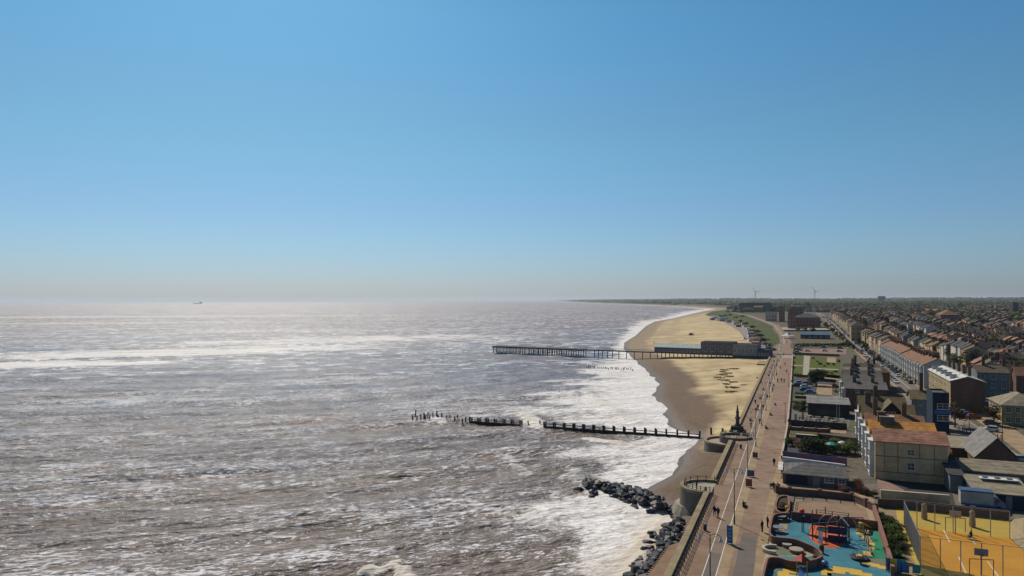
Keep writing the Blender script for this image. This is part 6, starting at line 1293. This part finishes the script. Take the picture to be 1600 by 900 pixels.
X, Y, _ = P(1376, 812, 5.1); t = thing('wheelie_bin', 'black wheelie bin beside the pink brick wall', 'bin', (X, Y, 5.05), TH); MB().box(-.4,.4,-.4,.4,.1,1.1).build('body', TYRE, t); MB().box(-.44,.44,-.44,.44,1.102,1.2).build('lid', TYRE, t)
# coloured fence at the bottom right corner
for i, (px, mm, c_) in enumerate([(1390,BLU,'blue'),(1395,YEL,'yellow'),(1402,BLU,'deep blue'),(1409,TEAL,'teal'),(1414,BLU,'small blue'),(1432,TEAL,'teal end')]):
    X, Y, _ = P(px, 893 + i*.8, 5.1); t = thing('play_panel', f'{c_} upright play panel in the corner beside the court', 'play panel', (X, Y, 5.08), TH); MB().box(-.4,.4,-.05,.05,.1,1.7 - (.5 if i > 3 else 0)).build('panel', mm, t); MB().box(-.5,-.42,-.06,.06,0,1.8 - (.5 if i > 3 else 0)).build('post', DARKM, t)
# ================================================================== SPORTS COURT
flat('court_surround', [(1370,790),(1412,795),(1576,813),(1640,835),(1640,860),(1577,842),(1432,826),(1440,915),(1400,915),(1393,880)], YSAND, 5.072)
flat('sand_wedge', [(1370,791),(1398,794),(1404,826),(1416,860),(1432,884),(1438,915),(1402,915),(1384,845)], mat('shrub_bed', (.20,.15,.08), .95, scale=.8, c2=(.30,.23,.13)), 5.078)
flat('court', [(1434,826),(1577,842),(1640,902),(1640,930),(1442,915)], OCH, 5.082)
flat('court_line', [(1473,829.5),(1474.6,829.5),(1484,848),(1482,848)], WHITE, 5.09); flat('court_line', [(1511,834),(1512.6,834),(1524,851),(1522,851)], WHITE, 5.09); flat('court_line', [(1496,871),(1498,871),(1510,898),(1508,898)], WHITE, 5.09); flat('court_line', [(1541,878),(1543,878),(1560,902),(1558,902)], WHITE, 5.09); flat('court_line', [(1450,856),(1620,873),(1620,873.8),(1450,856.6)], mat('faint_line', (.46,.30,.10), .9), 5.0905)
flat('court_green_edge', [(1437,883),(1470,890),(1520,899),(1545,915),(1440,915)], OLIVE, 5.096)
FEN = mat('galvanised', (.30,.30,.29), .5, .08, 1, metal=.3)
MESHM = bpy.data.materials.new('wire_mesh'); MESHM.use_nodes = True; nt = MESHM.node_tree; nd = nt.nodes; ln = nt.links; b = nd['Principled BSDF']; b.inputs['Base Color'].default_value = (.24,.24,.23,1); b.inputs['Roughness'].default_value = .6
tc = nd.new('ShaderNodeTexCoord'); br = nd.new('ShaderNodeTexChecker'); sep = nd.new('ShaderNodeSeparateXYZ'); ln.new(tc.outputs['Object'], sep.inputs[0])
gx_ = mnode(nt, 'LESS_THAN', mnode(nt, 'FRACT', mnode(nt, 'MULTIPLY', sep.outputs[0], 9)), .08); gz_ = mnode(nt, 'LESS_THAN', mnode(nt, 'FRACT', mnode(nt, 'MULTIPLY', sep.outputs[2], 9)), .08); ln.new(mnode(nt, 'MAXIMUM', gx_, gz_), b.inputs['Alpha']); nd.remove(br)
def cfence(label, a, b_, h, n, dense=False):
    (x0, y0), (x1, y1) = P(a[0], a[1], 5.05)[:2], P(b_[0], b_[1], 5.05)[:2]; L = math.hypot(x1-x0, y1-y0); t = thing('court_fence', label, 'fence', (x0, y0, 5.07), math.atan2(y1-y0, x1-x0))
    for i in range(n + 1): MB().tube((L*i/n,0,0),(L*i/n,0,h),.06,n=6).build('post', FEN, t)
    r_ = MB(); r_.tube((0,0,h-.05),(L,0,h-.05),.035,n=5); r_.build('top_rail', FEN, t)
    m = MB(); m.add([(0,.04,0),(L,.04,0),(L,.04,h-.05),(0,.04,h-.05)], [(0,1,2,3)]); m.build('wire_mesh', MESHM, t)
    if dense:
        o = MB()
        for k in range(int(L/.5)): o.box(k*.5-.03, k*.5+.03, -.05, .0, .1, h-.1)
        ob = o.build('slats', FEN, t)
cfence('tall mesh fence along the left side of the ochre court', (1412,824), (1437,885), 4.0, 6, True); cfence('tall mesh fence at the far side of the ochre court', (1432,826.5), (1577,842.5), 4.0, 5); cfence('tall mesh fence at the near side of the ochre court', (1437,886), (1600,906), 4.0, 5)
cfence('tall mesh fence between sand bank and far court corner', (1413,823), (1432,826), 4.0, 1)
for i, (px, py) in enumerate([(1442,811),(1517,823)]):
    X, Y, _ = P(px+1.5, py, 5.1); t = thing('standing_stone', ['left pale carved standing stone behind the court', 'right pale carved standing stone behind the court'][i], 'standing stone', (X, Y, 5.08)); MB().lathe([(.38,0),(.46,.4),(.40,1.3),(.36,1.9),(.42,2.2),(.28,2.45),(.05,2.55)], 9).build('stone', mat('stone_tan', (.24,.17,.11), .95, scale=2, c2=(.34,.26,.17), bump=.05), t)
def goal(px0, px1, py, h, label):
    (x0, y0), (x1, y1) = P(px0, py, 5.1)[:2], P(px1, py + 2, 5.1)[:2]; L = math.hypot(x1-x0, y1-y0); t = thing('goal', label, 'goal', (x0, y0, 5.09), math.atan2(y1-y0, x1-x0)); mm = mat('rusty_frame', (.13,.075,.045), .7)
    for x in (0, L): MB().tube((x,0,0),(x,0,h),.05,n=6).build('post', mm, t)
    MB().tube((0,0,h),(L,0,h),.05,n=6).build('crossbar', mm, t)
goal(1476.5, 1507.5, 829, 2.0, 'thin brown goal frame at the far side of the court'); goal(1514, 1551.5, 899, 2.1, 'thin brown goal frame at the near side of the court')
def hoop(px, py, label, bm_):
    X, Y, _ = P(px, py, 5.1); t = thing('basketball_hoop', label, 'basketball hoop', (X, Y, 5.09), TH); MB().tube((0,0,0),(0,0,3.0),.07,n=6).build('pole', IRON, t); MB().box(-.75,.75,-.12,-.07,2.5,3.4).build('backboard', bm_, t)
    o = MB(); o.path([(.24*math.cos(a), -.4 + .24*math.sin(a)) for a in np.linspace(0, 6.28, 13)[:-1]], .02, .02, 2.62, 2.66, closed=True); o.build('ring', RED, t)
hoop(1492, 834, 'white-and-red basketball hoop at the far side of the court', CAP); hoop(1532, 899, 'grey basketball backboard on a pole at the near side of the court', IRON)
# sand bank at the right
g = [P(a, b_, 5.0)[:2] for a, b_ in ((1579,842),(1577,812),(1640,812),(1660,905),(1625,888))]; o = MB(); ci = (sum(p[0] for p in g)/5 + 2, sum(p[1] for p in g)/5)
o.add([(x, y, 5.0) for x, y in g] + [(g[1][0]*.6+ci[0]*.4, g[1][1]*.6+ci[1]*.4, 6.6), (g[2][0]*.6+ci[0]*.4, g[2][1]*.6+ci[1]*.4, 7.2), (g[3][0]*.6+ci[0]*.4, g[3][1]*.6+ci[1]*.4, 6.6), (g[4][0]*.7+ci[0]*.3, g[4][1]*.7+ci[1]*.3, 6.0), (g[0][0]*.7+ci[0]*.3, g[0][1]*.7+ci[1]*.3, 6.0)],
      [(0,4,8,9),(4,3,7,8),(3,2,6,7),(2,1,5,6),(1,0,9,5),(5,9,8,7,6)]); r = o.build('sand_bank', mat('bank_earth', (.22,.17,.10), .95, scale=.8, c2=(.32,.26,.16), bump=.1)); r['kind'] = 'structure'
# lamp columns at the junction, bollards
for i, (px, py, h) in enumerate([(1503,634,8),(1514,671,5),(1506,676,2.6),(1566,690,7),(1541,707,3)]): X, Y, _ = P(px, py, 5.1); t = thing('street_lamp', ['tall grey lamp column against the brick end wall','dark ornamental lamp post among the junction bollards','short post by the bare tree','lamp column with cross arm on the far pavement right of the junction','short post behind the gabled hall'][i], 'street lamp', (X, Y, 5.1), TH); MB().tube((0,0,0),(0,0,h),.09,.05,6).build('pole', IRON if i == 0 else DARKM, t); MB().tube((0,0,h-.1),(1.4 if i in (0,3) else .3,0,h),.04,n=5).build('arm', IRON if i == 0 else DARKM, t)
for i in range(12): X, Y, _ = P(1498 + i*6, 674 + i*1.4 - abs(i-4)*.6, 5.12); t = tag(MB().lathe([(.09,0),(.09,.75),(.13,.85),(.06,1.0)], 8).build('bollard', DARKM, loc=(X, Y, 5.1)), f'black bollard at the junction, {nth(i+1)} from the left', 'bollard', 'bollards at the junction')
# ================================================================== PEOPLE
SKIN = mat('skin', (.36,.22,.16), .6); HAIRM = mat('hair_brown', (.04,.025,.015), .8)
def person_proto(pose, seed):
    r_ = random.Random(seed); J = {}
    if pose == 'stand': J = dict(p=(0,0,.95), c=(0,0,1.25), n=(0,.01,1.45), nk=(0,.01,1.53), h=(0,.03,1.64), ht=(0,.02,1.74), ls=(-.18,0,1.42), rs=(.18,0,1.42), le=(-.25,.02,1.14), re=(.25,.02,1.14), lw=(-.25,.12,.90), rw=(.25,.12,.90), lh=(-.09,0,.90), rh=(.09,0,.90), lk=(-.10,.03,.50), rk=(.10,.02,.50), la=(-.10,-.02,.08), ra=(.11,-.02,.08), lt=(-.11,.16,.04), rt=(.13,.16,.04))
    elif pose == 'walk': J = dict(p=(0,0,.93), c=(0,.02,1.23), n=(0,.04,1.43), nk=(0,.05,1.51), h=(0,.08,1.62), ht=(0,.07,1.72), ls=(-.18,.03,1.40), rs=(.18,.03,1.40), le=(-.24,.13,1.15), re=(.24,-.12,1.14), lw=(-.22,.30,.98), rw=(.23,-.16,.90), lh=(-.09,0,.88), rh=(.09,0,.88), lk=(-.10,-.06,.48), rk=(.10,.20,.52), la=(-.10,-.34,.16), ra=(.10,.27,.08), lt=(-.10,-.24,.04), rt=(.10,.44,.06))
    else: J = dict(p=(0,0,.52), c=(0,-.04,.82), n=(0,-.02,1.03), nk=(0,0,1.10), h=(0,.03,1.21), ht=(0,.03,1.31), ls=(-.18,-.02,1.0), rs=(.18,-.02,1.0), le=(-.24,.06,.74), re=(.24,.06,.74), lw=(-.14,.30,.66), rw=(.14,.30,.66), lh=(-.1,.02,.50), rh=(.1,.02,.50), lk=(-.13,.44,.50), rk=(.13,.44,.50), la=(-.13,.42,.08), ra=(.13,.42,.08), lt=(-.14,.58,.04), rt=(.14,.58,.04))
    R_ = dict(p=.145, c=.15, n=.09, nk=.055, h=.095, ht=.07, ls=.07, rs=.07, le=.05, re=.05, lw=.035, rw=.035, lh=.095, rh=.095, lk=.065, rk=.065, la=.045, ra=.045, lt=.04, rt=.04)
    ks = list(J); ed = [('p','c'),('c','n'),('n','nk'),('nk','h'),('h','ht'),('n','ls'),('n','rs'),('ls','le'),('rs','re'),('le','lw'),('re','rw'),('p','lh'),('p','rh'),('lh','lk'),('rh','rk'),('lk','la'),('rk','ra'),('la','lt'),('ra','rt')]
    V = [J[k] for k in ks]; RR = [R_[k] for k in ks]; E = [(ks.index(a), ks.index(b_)) for a, b_ in ed]
    for s_ in ('l', 'r'):               # palm, four fingers and a thumb
        w_ = Vector(J[s_+'w']); e = Vector(J[s_+'e']); d_ = (w_ - e).normalized(); sx = -1 if s_ == 'l' else 1; wi = ks.index(s_+'w'); V.append(tuple(w_ + d_*.07)); RR.append(.03); pi_ = len(V)-1; E.append((wi, pi_))
        for f_ in range(4): o_ = Vector((0, (f_-1.5)*.018, 0)); V.append(tuple(w_ + d_*(.13 + .012*(1-abs(f_-1.5)/1.5)) + o_)); RR.append(.009); E.append((pi_, len(V)-1))
        V.append(tuple(w_ + d_*.07 + Vector((-sx*.03, .045, 0)))); RR.append(.011); E.append((wi, len(V)-1))
    me = bpy.data.meshes.new('sk'); me.from_pydata(V, E, []); o = bpy.data.objects.new('sk', me); COL.objects.link(o)
    md = o.modifiers.new('s', 'SKIN'); sv = me.skin_vertices[0].data
    for i, q in enumerate(RR): sv[i].radius = (q, q*.85)
    sv[0].use_root = True
    sb = o.modifiers.new('u', 'SUBSURF'); sb.levels = 1
    dg = bpy.context.evaluated_depsgraph_get(); bm_ = bpy.data.meshes.new_from_object(o.evaluated_get(dg)); bpy.data.objects.remove(o)
    return bm_, J
def person_build(pose, label, top, bot, seed):
    me, J = PM[pose]; t = bpy.data.objects.new('person', me.copy()); COL.objects.link(t); t.data.materials.clear(); t.data.materials.append(SKIN); tag(t, label, 'person')
    def shell(nm, m_, test, off):
        sel = [p for p in me.polygons if test(p.center)]; idx = {}; vs = []; fs = []
        for p in sel:
            f_ = []
            for vi in p.vertices:
                if vi not in idx: idx[vi] = len(vs); v = me.vertices[vi]; vs.append(tuple(v.co + v.normal * off))
                f_.append(idx[vi])
            fs.append(f_)
        b2 = bpy.data.meshes.new(nm); b2.from_pydata(vs, [], fs); b2.materials.append(m_); o = bpy.data.objects.new(nm, b2); COL.objects.link(o); o.parent = t; return o
    hz_ = J['nk'][2]; pz = J['p'][2]; hd = J['h']
    if pose == 'sit':
        shell('coat', top, lambda c: pz + .02 < c.z < hz_ + .01 and (c.y < .27), .03); shell('trousers', bot, lambda c: .12 < c.z < pz + .06 and not (c.z > .6), .02); shell('shoes', TYRE, lambda c: c.z < .12, .015)
    else:
        shell('coat', top, lambda c: c.z > pz - .13 and c.z < hz_ + .01 and (abs(c.x) < .2 or c.z > .97), .03); shell('trousers', bot, lambda c: .12 < c.z < pz - .08 and abs(c.x) < .21, .02); shell('shoes', TYRE, lambda c: c.z < .13, .015)
    shell('hair', HAIRM, lambda c: c.z > hd[2] - .02 and (c.y < hd[1] + .02 or c.z > hd[2] + .07), .018)
    f = MB(); f.lathe([(.012,0),(.016,.02),(.006,.045)], 6, (0, hd[1] + .085, hd[2] - .03)).build('nose', SKIN, t)
    for s_ in (-1, 1): MB().lathe([(.008,0),(.008,.012)], 6, (s_*.032, hd[1]+.083, hd[2]+.012)).build('eye', TYRE, t); MB().box(s_*.088-.01, s_*.088+.01, hd[1]-.02, hd[1]+.02, hd[2]-.03, hd[2]+.03).build('ear', SKIN, t)
    MB().box(-.022,.022,hd[1]+.078,hd[1]+.09,hd[2]-.055,hd[2]-.045).build('mouth', RED, t)
    return t
PM = {k: person_proto(k, 3) for k in ('stand', 'walk', 'sit')}
CL = {n: mat('cloth_' + n.replace(' ', '_'), c, .9) for n, c in (('black', (.015,.015,.018)), ('navy', (.02,.03,.07)), ('grey', (.11,.11,.12)), ('red', (.30,.03,.03)), ('white', (.5,.5,.5)), ('olive', (.07,.07,.03)), ('blue', (.05,.12,.30)), ('pink', (.4,.15,.18)))}
def person(px, py, pose, top, bot, lb, rz=0, z=5.06):
    X, Y, _ = P(px, py, z); t = person_build(pose, f'person in {top} top and {bot} trousers {lb}', CL[top], CL[bot], 1); t.location = (X, Y, z); t.rotation_euler.z = rz; return t
person(1115.5,806.5,'walk','black','navy','walking beside the railing, left of a pair',TH); person(1121,809,'walk','navy','black','walking beside the railing, right of a pair',TH+.1)
person(1190.3,831,'stand','black','navy','standing on the promenade left of the picnic corner',TH+1); person(1198.5,824,'stand','navy','black','leaning by the curved playground wall',TH-1)
person(1209,728,'walk','black','black','walking alone before the cafe awning',TH+math.pi); person(1208,764,'sit','navy','grey','seated at the brick wall end, left one',TH); person(1214.5,765,'sit','red','black','seated at the brick wall end, right one',TH)
person(1516.5,843,'sit','black','grey','sitting on the ochre court near the far goal',TH+2, 4.72)
person(1570,707,'walk','black','black','walking on the pavement behind the gabled hall',TH+1); person(1232,664,'stand','black','grey','standing by the restaurant corner at the promenade edge',TH)
person(1102,771,'sit','grey','navy','sitting on the near bastion floor',2,4.78); person(1088,765,'stand','black','black','standing on the near bastion floor',1,5.11)
LB = [(1220.8,597,'black'),(1225,598,'navy'),(1226.5,571,'grey'),(1215,598,'black'),(1203,603,'navy'),(1187,663,'grey'),(1173,668,'white'),(1184,640,'black'),(1207,613,'olive'),(1209,606,'grey'),(1192,640,'navy'),(1199,624,'blue'),(1213,588,'black'),(1219,577,'red'),(1213.5,573,'grey'),(1220,560,'navy'),(1224,556,'black'),(1217,566,'white'),(1229,583,'black'),(1189,600,'red'),(1180,632,'navy')]
for i, (px, py, c_) in enumerate(LB): person(px, py, 'walk' if i % 3 else 'stand', c_, ['black','navy','grey'][i % 3], f'on the mid promenade, {nth(i+1)} counted', rr.choice([TH, TH+math.pi]))
for i, (px, py) in enumerate([(1225,530),(1222,540),(1229,536),(1213,524),(1216,519),(1208,512),(1222,525)]): X, Y, z = P(px, py); person(px, py, 'walk', ['black','grey','navy','blue'][i % 4], 'black', f'on the upper promenade beyond the pier, {nth(i+1)} counted', TH, z + .15)
for i, (px, py) in enumerate([(1022,537.5),(1110,508),(1183,594),(1062,546.5),(1160,530),(1128,560)]):
    X, Y, _ = P(px, py, 3.5); person(px, py, 'stand', ['black','navy'][i % 2], 'black', f'standing on the open sand, {nth(i+1)} counted', 0, 3.2)
